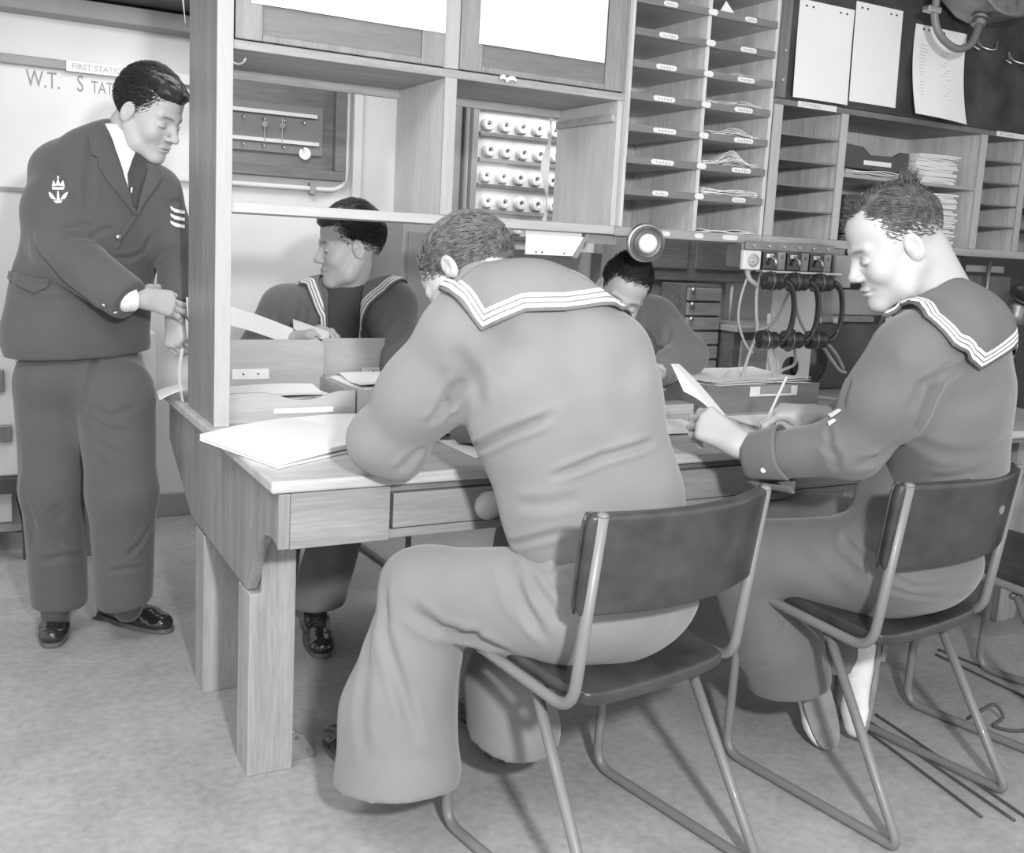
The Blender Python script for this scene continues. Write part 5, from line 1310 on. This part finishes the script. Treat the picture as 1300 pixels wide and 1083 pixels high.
core.chain([hpv, Vector((2.30, 3.02, .50)), Vector((2.30, 3.1, .08))], [.07, .05, .04]).chain([hpv, Vector((2.12, 3.02, .50)), Vector((2.10, 3.1, .08))], [.07, .05, .04])
skin_part(p4, hd, M4, (ha, hb_), core)
link('hair', hair(M4, HAIRD, 9, .068, .52, .014, n=3000, length=.05, lift=.009, comb=(.3, .9, .3), wave=.001, fade=.03, thin=.97), p4)

# ------------------------------------------------------------------ standing petty officer
p5 = T('person', 'man standing at the left in dark jacket and tie, looking down, handing over a form', 'person', (.36, 3.15, 0))
tw5 = Vector((-.48, -.865, 0)); f5 = Vector((.10, -.99, 0)).normalized(); l5 = Vector((-f5.y, f5.x, 0))
D5 = 2.98
b = Body(.0055)
sR5 = A_(76, 218, 2.97); sL5 = A_(197, 243, 3.00)
b.cone(A_(98, 425, 2.98), A_(105, 370, 2.98), .205, .185, .03, f5, .66)
b.cone(A_(105, 370, 2.98), A_(122, 290, 2.97), .180, .185, .04, f5, .68)
b.cone(A_(122, 290, 2.97), A_(130, 225, 2.97), .185, .150, .04, f5, .66)
b.cone(sR5, sL5, .068, .064, .05); b.cone(A_(128, 215, 2.99), A_(142, 182, 3.0), .095, .066, .05)
b.cone(A_(95, 205, 2.98), A_(140, 185, 3.0), .06, .055, .04)
eR5 = A_(80, 320, 2.85); wR5 = A_(158, 376, 2.80); eL5 = A_(226, 318, 3.02); wL5 = A_(222, 388, 2.96)
b.chain([sR5, A_(70, 265, 2.91), eR5], [.078, .074, .070], .04).cone(eR5, wR5, .074, .062, .035)
b.chain([sL5, eL5], [.072, .062], .04).cone(eL5, wL5, .058, .05, .03)
b.cut(A_(166, 382, 2.795), wR5 - eR5, .10); b.cut(wL5, wL5 - eL5, .08)
b.cone(A_(139, 400, 2.84), A_(133, 438, 2.84), .004, .020, .006, tw5, 3.5, sub=True); b.cone(A_(133, 438, 2.84), A_(130, 466, 2.84), .020, .036, .006, tw5, 3., sub=True)
b.cut(A_(98, 448, 2.98), (0.06, .03, -1), .28)
fl5 = [([(40, 300), (58, 335), (80, 357), (115, 382), (150, 404)], .008, .009), ([(118, 175), (112, 230), (110, 270)], .012, .006), ([(62, 200), (88, 230), (98, 260)], .010, .005), ([(80, 290), (105, 285), (118, 290)], .009, .006),
       ([(70, 312), (92, 300), (112, 302)], .009, .006), ([(112, 305), (130, 292), (145, 290)], .008, .005), ([(145, 328), (165, 328), (182, 320), (200, 290)], .008, .006), ([(12, 370), (60, 382), (110, 380)], .010, .004), ([(20, 300), (22, 340), (15, 360)], .012, .004),
       ([(190, 340), (205, 320), (228, 315)], .008, .005), ([(205, 250), (215, 258), (230, 255)], .008, .005), ([(100, 330), (120, 345), (135, 350)], .008, .004)]
jk, tr5 = cloth_part('jacket', b, SERGE5, p5, fl5, (.004, 7, (1, 1, .6), 19))
h5 = lambda x, y: hit(tr5, x, y, 2.9)
# shirt and tie in the opening, then collar and lapels
shp = P('shirt_front', snap_sheet(tr5, [(h5(131, 146), h5(150, 158)), (h5(138, 168), h5(168, 178)), (h5(147, 192), h5(180, 196)), (h5(156, 218), h5(180, 215)), (h5(166, 262), h5(172, 262))], 24, 10, .003, .003), SHIRT, p5, smooth=True)
P('tie', snap_sheet(tr5, [(h5(171, 192), h5(182, 194)), (h5(166, 205), h5(186, 206)), (h5(161, 222), h5(186, 224)), (h5(163, 245), h5(176, 246)), (h5(167, 264), h5(172, 264))], 20, 6, .008, .004), TIE, p5, smooth=True)
P('tie_pin', decal(tr5, ((165, 240), (168, 239), (166, 246), (164, 247)), .013, .002, 2.9), STEEL, p5)
P('lapel', snap_sheet(tr5, [(h5(128, 143), h5(118, 152)), (h5(133, 160), h5(112, 175)), (h5(141, 185), h5(114, 196)), (h5(144, 190), h5(126, 201)), (h5(150, 205), h5(124, 212)), (h5(158, 228), h5(138, 234)), (h5(166, 252), h5(156, 256)), (h5(172, 272), h5(170, 274))], 50, 8, .007, .004), SERGE5, p5, smooth=True)
P('lapel', snap_sheet(tr5, [(h5(185, 208), h5(196, 214)), (h5(187, 220), h5(204, 228)), (h5(184, 232), h5(200, 236)), (h5(178, 252), h5(186, 254)), (h5(172, 272), h5(175, 273))], 40, 8, .007, .004), SERGE5, p5, smooth=True)
P('front_edge', ribbon(tr5, ((173, 272), (162, 290), (153, 303), (148, 316)), .010, .002, .003, 2.9), SERGE5, p5, smooth=True)
P('pocket_flap', snap_sheet(tr5, [(h5(14, 344), h5(12, 354)), (h5(28, 348), h5(26, 364)), (h5(42, 352), h5(44, 372)), (h5(58, 354), h5(60, 366)), (h5(63, 355), h5(63, 360))], 24, 6, .004, .004), SERGE5, p5, smooth=True)
for x, y in ((150, 301), (133, 387), (146, 396)):
    q = h5(x, y); _, nn, _, _ = tr5.find_nearest(q); P('jacket_button', MB().lathe(q + nn * .002, nn, [(.009 if y < 350 else .007, 0), (.008 if y < 350 else .006, .004), (.003, .006)], 14), BRASS, p5, smooth=True)
# crown over winged badge on the sleeve
for q in (((66, 238), (82, 238), (81, 241), (67, 241)), ((66, 237), (68, 229), (72, 236)), ((71, 236), (74, 226), (77, 236)), ((76, 236), (80, 229), (82, 237)), ((73, 224), (75, 224), (75, 227), (73, 227)),
          ((62, 244), (66, 246), (72, 254), (66, 253), (63, 249)), ((86, 244), (82, 246), (76, 254), (82, 253), (85, 249)), ((73, 243), (75, 243), (76, 258), (72, 258)), ((68, 255), (80, 255), (77, 258), (71, 258))):
    P('sleeve_badge', decal(tr5, q, .001, .0012, 2.9), TAPE, p5)
for k in range(3):
    y = 262 + k * 9; P('sleeve_chevron', decal(tr5, ((216, y), (222, y + 3), (234, y + 6), (234, y + 10), (222, y + 7.5), (217, y + 4)), .001, .0012, 2.95), TAPE, p5)
b = Body(.007)
pv5 = A_(102, 450, 3.0)
b.cone(A_(102, 400, 3.0), pv5, .13, .150, .03, f5, .60); b.ell(A_(104, 478, 3.0), (.185, .125, .12), .03, (l5, f5, (0, 0, 1)))
hR5 = A_(68, 500, 2.99); kR5 = A_(66, 620, 2.99); aR5 = A_(76, 758, 3.06); hL5 = A_(146, 500, 2.98); kL5 = A_(155, 625, 2.94); aL5 = A_(158, 756, 3.02)
b.chain([hR5, kR5, aR5], [.110, .086, .080], .03).chain([hL5, kL5, aL5], [.112, .096, .082], .03)
b.cut(A_(76, 772, 3.04), (0, 0, -1), .14); b.cut(A_(157, 768, 3.0), (.15, .1, -1), .14)
fl = [([(40, 625), (55, 660), (80, 695)], .008, .010), ([(105, 525), (112, 490), (120, 465), (122, 440)], .010, .010), ([(108, 535), (125, 565), (160, 580)], .010, .006), ([(110, 525), (135, 545), (170, 550)], .009, .006), ([(112, 515), (140, 530), (175, 515)], .010, .006),
      ([(115, 570), (135, 600), (170, 620)], .012, .005), ([(52, 712), (80, 706), (104, 706)], .010, .006), ([(138, 725), (160, 722), (182, 720)], .008, .006), ([(162, 706), (178, 690), (192, 660)], .008, .007), ([(80, 660), (70, 640)], .02, .006), ([(40, 560), (35, 620), (45, 700)], .014, .006)]
cloth_part('trousers', b, SERGE5, p5, fl, (.004, 6, (1, 1, .5), 23))
fw5 = (Vector((.877, -.478, 0)) * .93 + Vector((-.48, -.865, 0)) * .30 + Vector((0, 0, -.42))).normalized()
M5 = frame(A_(190, 146, 2.96), fw5, (0, 0, 1))
hd = head(M5, .0030, nose=1.3, smile=1, jaw=1.05); hd.M = None; hd.cone(A_(165, 160, 2.99), A_(143, 196, 3.0), .056, .060, .03)
b_ = Body(.004); b_.cone(A_(160, 378, 2.80), A_(171, 379, 2.812), .046, .042, .01, (0, 0, 1), .85); b_.cut(A_(170, 379, 2.812), A_(178, 377, 2.825) - A_(160, 378, 2.80), .08)
V_, F = b_.build(); link('shirt_cuff', np_mesh('shirt_cuff', V_, F, SHIRT), p5)
b_ = Body(.004); b_.cone(A_(160, 172, 2.99), A_(152, 185, 3.0), .0625, .064, .01); b_.cut(A_(163, 166, 2.99), A_(163, 166, 2.99) - A_(148, 192, 3.0), .12); b_.cut(A_(146, 190, 3.0), -(A_(163, 166, 2.99) - A_(148, 192, 3.0)), .12)
V_, F = b_.build(); link('shirt_collar', np_mesh('shirt_collar', V_, F, SHIRT), p5)
ha = Body(.0033); hand(ha, hframe(A_(178, 377, 2.825), A_(229, 389, 2.92) - A_(178, 377, 2.825), Vector((-.2, -.85, .6))), -1, ((.15, .3, .2), (.18, .3, .2), (.2, .35, .2), (.25, .4, .2)), .04, (.3, .15), wl=.055, s=1.1)
hb_ = Body(.0033); hand(hb_, hframe(A_(222, 398, 2.96), Vector((.0, -.25, -1)), Vector((-.75, -.6, 0))), 1, ((.9, .9, .6), (1.0, .9, .6), (1.0, .9, .6), (1.1, .9, .6)), .04, (.5, .3))
core = Body(.02); core.chain([A_(104, 478, 3.03), A_(105, 370, 3.0), A_(125, 250, 2.98), A_(143, 196, 3.0)], [.08, .10, .10, .055]).chain([sR5, eR5, wR5, A_(172, 377, 2.815)], [.05, .045, .032, .024]).chain([sL5, eL5, wL5], [.045, .04, .028]).cone(sR5, sL5, .05, .05)
core.chain([hR5, kR5, A_(76, 775, 3.06)], [.06, .05, .035]).chain([hL5, kL5, A_(157, 772, 3.03)], [.06, .05, .035])
skin_part(p5, hd, M5, (ha, hb_), core, lips=.2)
link('hair', hair(M5, HAIRD, 11, .056, .50, .016, n=5200, length=.055, lift=.010, comb=(.1, -1, 0), wave=.002, fade=.03, quiff=.006), p5)
so = Body(.005); so.cone(A_(74, 735, 3.06), A_(70, 782, 3.03), .046, .040).cone(A_(158, 735, 3.02), A_(162, 772, 3.02), .046, .042)
V_, F = so.build(); link('socks', np_mesh('socks', V_, F, TIE), p5)
shoe('shoe', (.272, 3.36, 0), (.228, 3.10, 0), (0, 0, 1), p5); shoe('shoe', (.38, 3.30, 0), (.54, 3.10, 0), (0, 0, 1), p5)
# ================================================================== CHAIRS
CW, CL_, CZ, CT, CB = .436, .359, .411, .785, .047
def make_chair(label, group):
    t = T('tubular_chair', label, 'chair', (0, 0, 0), group)
    W = CW / 2
    for s_, nm in ((-1, 'side_frame'), (1, 'side_frame')):
        x = s_ * W
        pts = [(x, -CB, CT), (x, 0, CZ), (x, CL_, CZ + .031), (x, CL_ + .012, .012), (x, -.115, .012), (x * .93, .115, CZ - .012)]
        o = P(nm, MB().tube(rounded([Vector(p) for p in pts], [.055, .035, .05, .03], 8), .0112, 14), TUBE, t, smooth=True, local=True)
        P('end_cap', MB().lathe((x, -CB, CT), (0, -.12, 1), [(.0112, 0), (.0105, .004), (.005, .007)], 14), TUBE, o, smooth=True, local=True)
    for y, z in ((.125, CZ - .016), (CL_ - .06, CZ + .010)):
        P('cross_bar', MB().tube([(-W * .95, y, z), (W * .95, y, z)], .009, 10), TUBE, t, smooth=True, local=True)
    def seat(u, v):
        a = (u - .5) * 2; c = (v - .5) * 2; x = a * (W - .013) * (1 - .03 * abs(c) ** 3); y = -.015 + (CL_ + .02) * v - .028 * (1 - abs(a) ** 3) * (1 - v) * 0
        r = (abs(a) ** 6 + abs(c) ** 6); k = 1 - .06 * max(0, r - .75)
        z = CZ + .016 + .031 * v - .020 * (1 - a * a) * math.sin(PI * min(1, v * 1.1 + .12)) + .006 * (v < .1) * 0
        return (x * k, -.015 + (CL_ + .02) * .5 + (y - (-.015 + (CL_ + .02) * .5)) * k, z)
    P('seat', MB().sheet(seat, 26, 22, .026), LEATH, t, bev=.009, smooth=True, local=True, seg=3)
    def back(u, v, e=0):
        a = (u - .5) * 2; z = .600 + .188 * v; y = -(z - CZ) / (CT - CZ) * CB + .016 - .055 * (1 - a * a)
        rz = 1 - .03 * max(0, abs(a) - .9) * 10 * max(0, abs(2 * v - 1) - .8) * 5
        return (a * (W + .022) * (1 - .02 * (1 - v)) * rz, y, z)
    bo = P('backrest', MB().sheet(back, 30, 14, .024), LEATH, t, bev=.008, smooth=True, local=True, seg=3)
    edge = [Vector(back(k / 24, 1)) + Vector((0, .003, .012)) for k in range(25)] ; 
    P('piping', MB().tube([Vector(back(k / 24, 1)) + Vector((0, .008, -.0012)) for k in range(25)], .0030, 8).tube([Vector(back(0, 1 - k / 12)) + Vector((.0006, .008, 0)) for k in range(13)], .0032, 8).tube([Vector(back(1, 1 - k / 12)) + Vector((-.0006, .008, 0)) for k in range(13)], .0032, 8), LEATH, bo, smooth=True, local=True)
    return t
def copy_tree(o, parent=None):
    c = o.copy(); COL.objects.link(c)
    if parent is not None: c.parent = parent
    for ch in list(o.children): copy_tree(ch, c)
    return c
G = 'tubular steel chairs with dark padded seats'
c1 = make_chair('tubular steel chair with dark padded back, nearest, under the sailor with his back to us', G)
c1.location = (1.167, 1.47, 0); c1.rotation_euler = (0, 0, .162)
c2 = copy_tree(c1); c2['label'] = 'tubular steel chair under the right sailor in white canvas shoes'; c2.location = (1.924, 1.461, 0); c2.rotation_euler = (0, 0, .127)
c3 = copy_tree(c1); c3['label'] = 'empty dark chair mostly cut off by the right edge, beyond the right sailor'; c3.location = (2.62, 1.50, 0); c3.rotation_euler = (0, 0, .20)
c4 = copy_tree(c1); c4['label'] = 'chair mostly hidden behind the desk under the far left sailor'; c4.location = (1.18, 3.62, 0); c4.rotation_euler = (0, 0, PI + .05)
c5 = copy_tree(c1); c5['label'] = 'chair mostly hidden behind the desk under the bowed sailor'; c5.location = (2.29, 3.68, 0); c5.rotation_euler = (0, 0, PI)

# ================================================================== THINGS ON THE DESK
TZ = .7422
bpy.context.view_layer.update()
def flat_poly(pts, z, th): return MB().prism([(p[0], p[1]) for p in pts], (0, 0, z), (1, 0, 0), (0, 1, 0), (0, 0, th))
def leaf(c, z0, z1, bulge=.0):
    c = [Vector((p[0], p[1], 0)) for p in c]
    return MB().sheet(lambda u, v: c[0].lerp(c[1], u).lerp(c[3].lerp(c[2], u), v) + Vector((0, 0, z0 + (z1 - z0) * u + bulge * math.sin(PI * u))), 14, 10, .004)
lg = T('log_book', 'large open log book with blank white pages overhanging the near left desk corner', 'book', (.72, 2.3, TZ))
P('page_block', leaf([(.495, 2.378), (.587, 2.05), (.945, 2.255), (.745, 2.545)], TZ + .003, TZ + .003, 0).add([], []), PAPER, lg)
P('page_block', MB().sheet(lambda u, v: Vector((.587, 2.052, 0)).lerp(Vector((.495, 2.376, 0)), u).lerp(Vector((.935, 2.255, 0)).lerp(Vector((.745, 2.54, 0)), u), v) + Vector((0, 0, TZ + .0115 + .004 * math.sin(v * PI))), 10, 14, .010), PAPER, lg)
P('right_page', MB().sheet(lambda u, v: Vector((.945, 2.26, 0)).lerp(Vector((.75, 2.545, 0)), u).lerp(Vector((1.20, 2.30, 0)).lerp(Vector((1.03, 2.55, 0)), u), v) + Vector((0, 0, TZ + .009 + .006 * math.sin(v * PI))), 8, 12, .010), PAPER, lg)
def tray(x0, x1, y0, y1, backh, label, wood_, lab=None, bx=None):
    t = T('letter_tray', label, 'tray', ((x0 + x1) / 2, (y0 + y1) / 2, TZ), 'wooden letter trays')
    h = .078; w = x1 - x0
    prof = [(0, 0), (w, 0), (w, h)] + [(w - w * k / 20, h - .022 * (math.sin(PI * min(1, max(0, (k / 20 - .12) / .6))) ** 1.5)) for k in range(1, 20)] + [(0, h)]
    f = P('front', MB().prism(prof, (x0, y0, TZ), (1, 0, 0), (0, 0, 1), (0, .010, 0)), wood_, t, bev=.001)
    P('label_holder', MB().box(x0 + w * .35, x0 + w * .82, y0 - .003, y0 - .0005, TZ + .022, TZ + .036), LABEL, f, bev=.001)
    P('side', MB().box(x0, x0 + .009, y0 + .0105, y1 - .0105, TZ, TZ + h), wood_, t, bev=.001); P('side', MB().box(x1 - .009, x1, y0 + .0105, y1 - .0105, TZ, TZ + h), wood_, t, bev=.001)
    P('base', MB().box(x0 + .0095, x1 - .0095, y0 + .0105, y1 - .0105, TZ, TZ + .006), wood_, t)
    r = .02; bh = backh
    pr = [(0, 0), (w, 0)] + [(w - r + r * math.cos(a), bh - r + r * math.sin(a)) for a in [PI / 2 * k / 5 for k in range(6)]] + [(r - r * math.sin(a), bh - r + r * math.cos(a)) for a in [PI / 2 * k / 5 for k in range(6)]]
    bk_ = P('back', MB().prism(pr, (x0, y1 - .010, TZ), (1, 0, 0), (0, 0, 1), (0, .010, 0)), wood_, t, bev=.001)
    if lab:
        P('label_plate', MB().box(lab[0], lab[1], y1 - .0135, y1 - .0105, lab[2], lab[3]), LABEL, bk_, bev=.001)
        for q in (.3, .7): P('rivet', MB().lathe((lab[0] + (lab[1] - lab[0]) * q, y1 - .0137, (lab[2] + lab[3]) / 2), (0, -1, 0), [(.003, 0), (.002, .002)], 8), INK, bk_)
    return t
def loose(x0, x1, y0, y1, z, n, seed, curl=.02):
    rr = random.Random(seed); m = MB()
    for i in range(n):
        a, c = rr.uniform(-.012, .012), rr.uniform(-.012, .012); ph = rr.uniform(0, 6); rt = rr.uniform(-.12, .12)
        def fn(u, v):
            x = x0 + (x1 - x0) * u + a - rt * (y1 - y0) * (v - .5); y = y0 + (y1 - y0) * v + c + rt * (x1 - x0) * (u - .5)
            return (x, y, z + i * .0025 + .0012 + curl * .5 * (1 + math.sin(ph + 3.2 * u)) * (abs(v - .5)) * .8)
        m.sheet(fn, 12, 8, .0009)
    return m
tray(.602, .945, 2.57, 2.86, .185, 'pale wooden letter tray on the desk beside the tall side board', WTRAY, (.68, .785, .815, .845))
tray(.950, 1.29, 2.57, 2.90, .185, 'pale wooden letter tray with rounded tall back, right of the first tray', WTRAY, (1.08, 1.20, .815, .838))
tag(P('papers', loose(.615, .90, 2.60, 2.80, TZ + .045, 5, 31, .03), PAPER, None), 'loose white papers lying in the left wooden tray', 'papers', 'papers in the letter trays')
tag(P('papers', loose(.97, 1.24, 2.60, 2.84, TZ + .065, 6, 32, .03), PAPER, None), 'loose white papers heaped in the second wooden tray', 'papers', 'papers in the letter trays')
tag(P('form', MB().sheet(lambda u, v: (.50 + .16 * u + .02 * v, 2.93 + .17 * v - .02 * u, .7435 + .035 * math.sin(PI * (u * .9 + .05)) * (1 - .3 * v) + .0), 12, 6, .001), PAPER, None), 'curved white form lying over the desk\'s far left corner', 'paper')
tag(P('form', MB().sheet(lambda u, v: (.56 - .01 * math.sin(v * 3), 2.905 + .03 * u, .745 + .15 * v), 3, 12, .001), PAPER, None), 'narrow white sheet standing upright beside the tall side board', 'paper')
# second tray group on the right
tb = T('letter_tray', 'dark wooden tray heaped with papers in front of the telephone handsets', 'tray', (2.28, 2.6, TZ), 'wooden letter trays')
x0, x1, y0, y1 = 2.03, 2.50, 2.42, 2.78
P('front', MB().box(x0, x1, y0, y0 + .010, TZ, TZ + .088), WTRAYD, tb, bev=.001)
P('side', MB().box(x0, x0 + .010, y0 + .0105, y1, TZ, TZ + .088), WTRAYD, tb, bev=.001); P('side', MB().box(x1 - .010, x1, y0 + .0105, y1, TZ, TZ + .088), WTRAYD, tb, bev=.001)
P('back', MB().box(x0, x1, y1 + .0005, y1 + .0105, TZ, TZ + .088), WTRAYD, tb, bev=.001); P('base', MB().box(x0 + .0105, x1 - .0105, y0 + .0105, y1, TZ, TZ + .006), WTRAYD, tb)
lf_ = P('label_holder', MB().box(2.20, 2.40, y0 - .004, y0 - .0005, TZ + .050, TZ + .082), LABEL, tb, bev=.001)
P('label_card', MB().box(2.24, 2.37, y0 - .006, y0 - .0042, TZ + .058, TZ + .082), PAINTG, lf_)
tag(P('papers', loose(2.05, 2.46, 2.43, 2.70, TZ + .080, 7, 41, .022), PAPER, None), 'heap of crumpled white papers on the dark wooden tray', 'papers', 'papers in the letter trays')
tag(P('papers', loose(1.86, 2.16, 2.82, 3.05, TZ + .001, 5, 42, .03).add([], []), PAPER, None), 'loose papers on the desk beyond the dark tray, by the bowed sailor\'s elbow', 'papers')
tag(P('papers', loose(2.45, 2.80, 2.86, 3.08, TZ + .001, 4, 44, .02), PAPER2, None), 'flat papers on the far edge of the desk behind the handsets', 'papers')
pd = T('message_pad', 'thick white pad in front of the bowed sailor', 'pad', (1.80, 2.62, TZ))
P('pad_block', MB().box(1.70, 1.90, 2.60, 2.72, TZ, TZ + .030), WTRAY, pd, bev=.002)
P('pad_sheets', loose(1.70, 1.915, 2.58, 2.74, TZ + .031, 5, 51, .006), PAPER, pd)
tag(P('wood_block', MB().box(1.86, 1.99, 2.43, 2.50, TZ, TZ + .032), WTRAY, None, bev=.002), 'small pale wooden block beside the white pad', 'block')
tag(P('form', MB().sheet(lambda u, v: (1.62 + .36 * u + .03 * v, 2.16 + .22 * v - .02 * u, TZ + .0015 + .003 * math.sin(u * 6)), 8, 6, .0009), PAPER, None), 'white form lying flat on the desk left of the right sailor\'s hand', 'paper')
tag(P('form', loose(2.03, 2.36, 2.10, 2.33, TZ + .001, 3, 61, .01), PAPER, None), 'white signal forms under the right sailor\'s writing hand', 'papers')
tag(P('form', MB().sheet(lambda u, v: (1.04 + .26 * u, 2.03 + .24 * v + .02 * u, TZ + .0015 + .004 * math.sin(u * 3)), 8, 6, .0009), PAPER, None), 'white form on the desk under the nearest sailor\'s chest', 'paper')
# cables running along the floor
for k, (a, b_) in enumerate((((1100, 928), (1186, 992)), ((1112, 922), (1215, 992)), ((1122, 914), (1236, 992)))):
    q0, q1 = on_z(*a, .004), on_z(*b_, .004); dd = q1 - q0
    cord([q0 - dd * .1, q0 + dd * .5 + Vector((.003, 0, 0)), q1 + dd * .6], .0035, ('left', 'middle', 'right')[k] + 'most of three thin floor cables behind the right sailor\'s canvas shoes', CABLED, 'floor_cable', 'cables along the floor at the right')
for k, (a, b_) in enumerate((((1215, 834), (1300, 868)), ((1212, 842), (1300, 884)))):
    q0, q1 = on_z(*a, .004), on_z(*b_, .004); dd = q1 - q0
    cord([q0 - dd * .3, q0 + dd * .5, q1 + dd * .5], .0035, ('upper', 'lower')[k] + ' of two thin floor cables at the right edge beyond the sailor\'s chair', CABLED, 'floor_cable', 'cables along the floor at the right')
q0 = on_z(1262, 922, .006)
cord([q0 + Vector((-.03, .06, 0)), q0 + Vector((-.02, .03, .035)), q0 + Vector((.02, .02, .05)), q0 + Vector((.035, 0, .02)), q0, q0 + Vector((.06, -.05, 0)), q0 + Vector((.25, -.02, 0))], .0045, 'looped dark cable end on the floor at the lower right', CABLED, 'floor_cable')

# ================================================================== LIGHT AND CAMERA
def area(name, loc, target, size, power, shape='DISK'):
    L = bpy.data.lights.new(name, 'AREA'); L.energy = power; L.shape = shape; L.size = size
    o = bpy.data.objects.new(name, L); COL.objects.link(o); o.location = loc
    o.rotation_euler = (Vector(target) - Vector(loc)).to_track_quat('-Z', 'Y').to_euler(); return o
area('flash_bulb', (.30, -.42, 1.69), (1.2, 2.9, 1.0), .15, 74)
area('fill_light', (-.3, 1.7, 2.28), (.0, 2.2, 0), .9, 26)  # added fill for the left side, no real fitting here
area('fill_light', (2.6, 3.6, 2.28), (2.6, 3.6, 0), 1.0, 22)  # added fill to lift the dark rear of the room
area('fill_light', (.9, 3.4, 2.28), (1.3, 5.4, .6), .8, 17)  # added fill aimed at the back wall to brighten it
w = bpy.data.worlds.new('room_air'); scene.world = w; w.use_nodes = True
w.node_tree.nodes['Background'].inputs[0].default_value = g(1); w.node_tree.nodes['Background'].inputs[1].default_value = 1.05
cd_ = bpy.data.cameras.new('camera'); cam = bpy.data.objects.new('camera', cd_); COL.objects.link(cam)
cd_.sensor_width = 36; cd_.sensor_fit = 'HORIZONTAL'; cd_.lens = FPX / 1300 * 36; cd_.shift_y = (PPY - 541.5) / 1300; cd_.clip_start = .05
R3 = Matrix([list(ROT[0]), list(-ROT[1]), list(-ROT[2])]).transposed(); M = R3.to_4x4(); M.translation = Vector(CAM); cam.matrix_world = M
scene.camera = cam
scene.view_settings.view_transform = 'Standard'; scene.view_settings.look = 'None'; scene.view_settings.gamma = 1
scene.view_settings.use_curve_mapping = False; scene.view_settings.exposure = 0.0
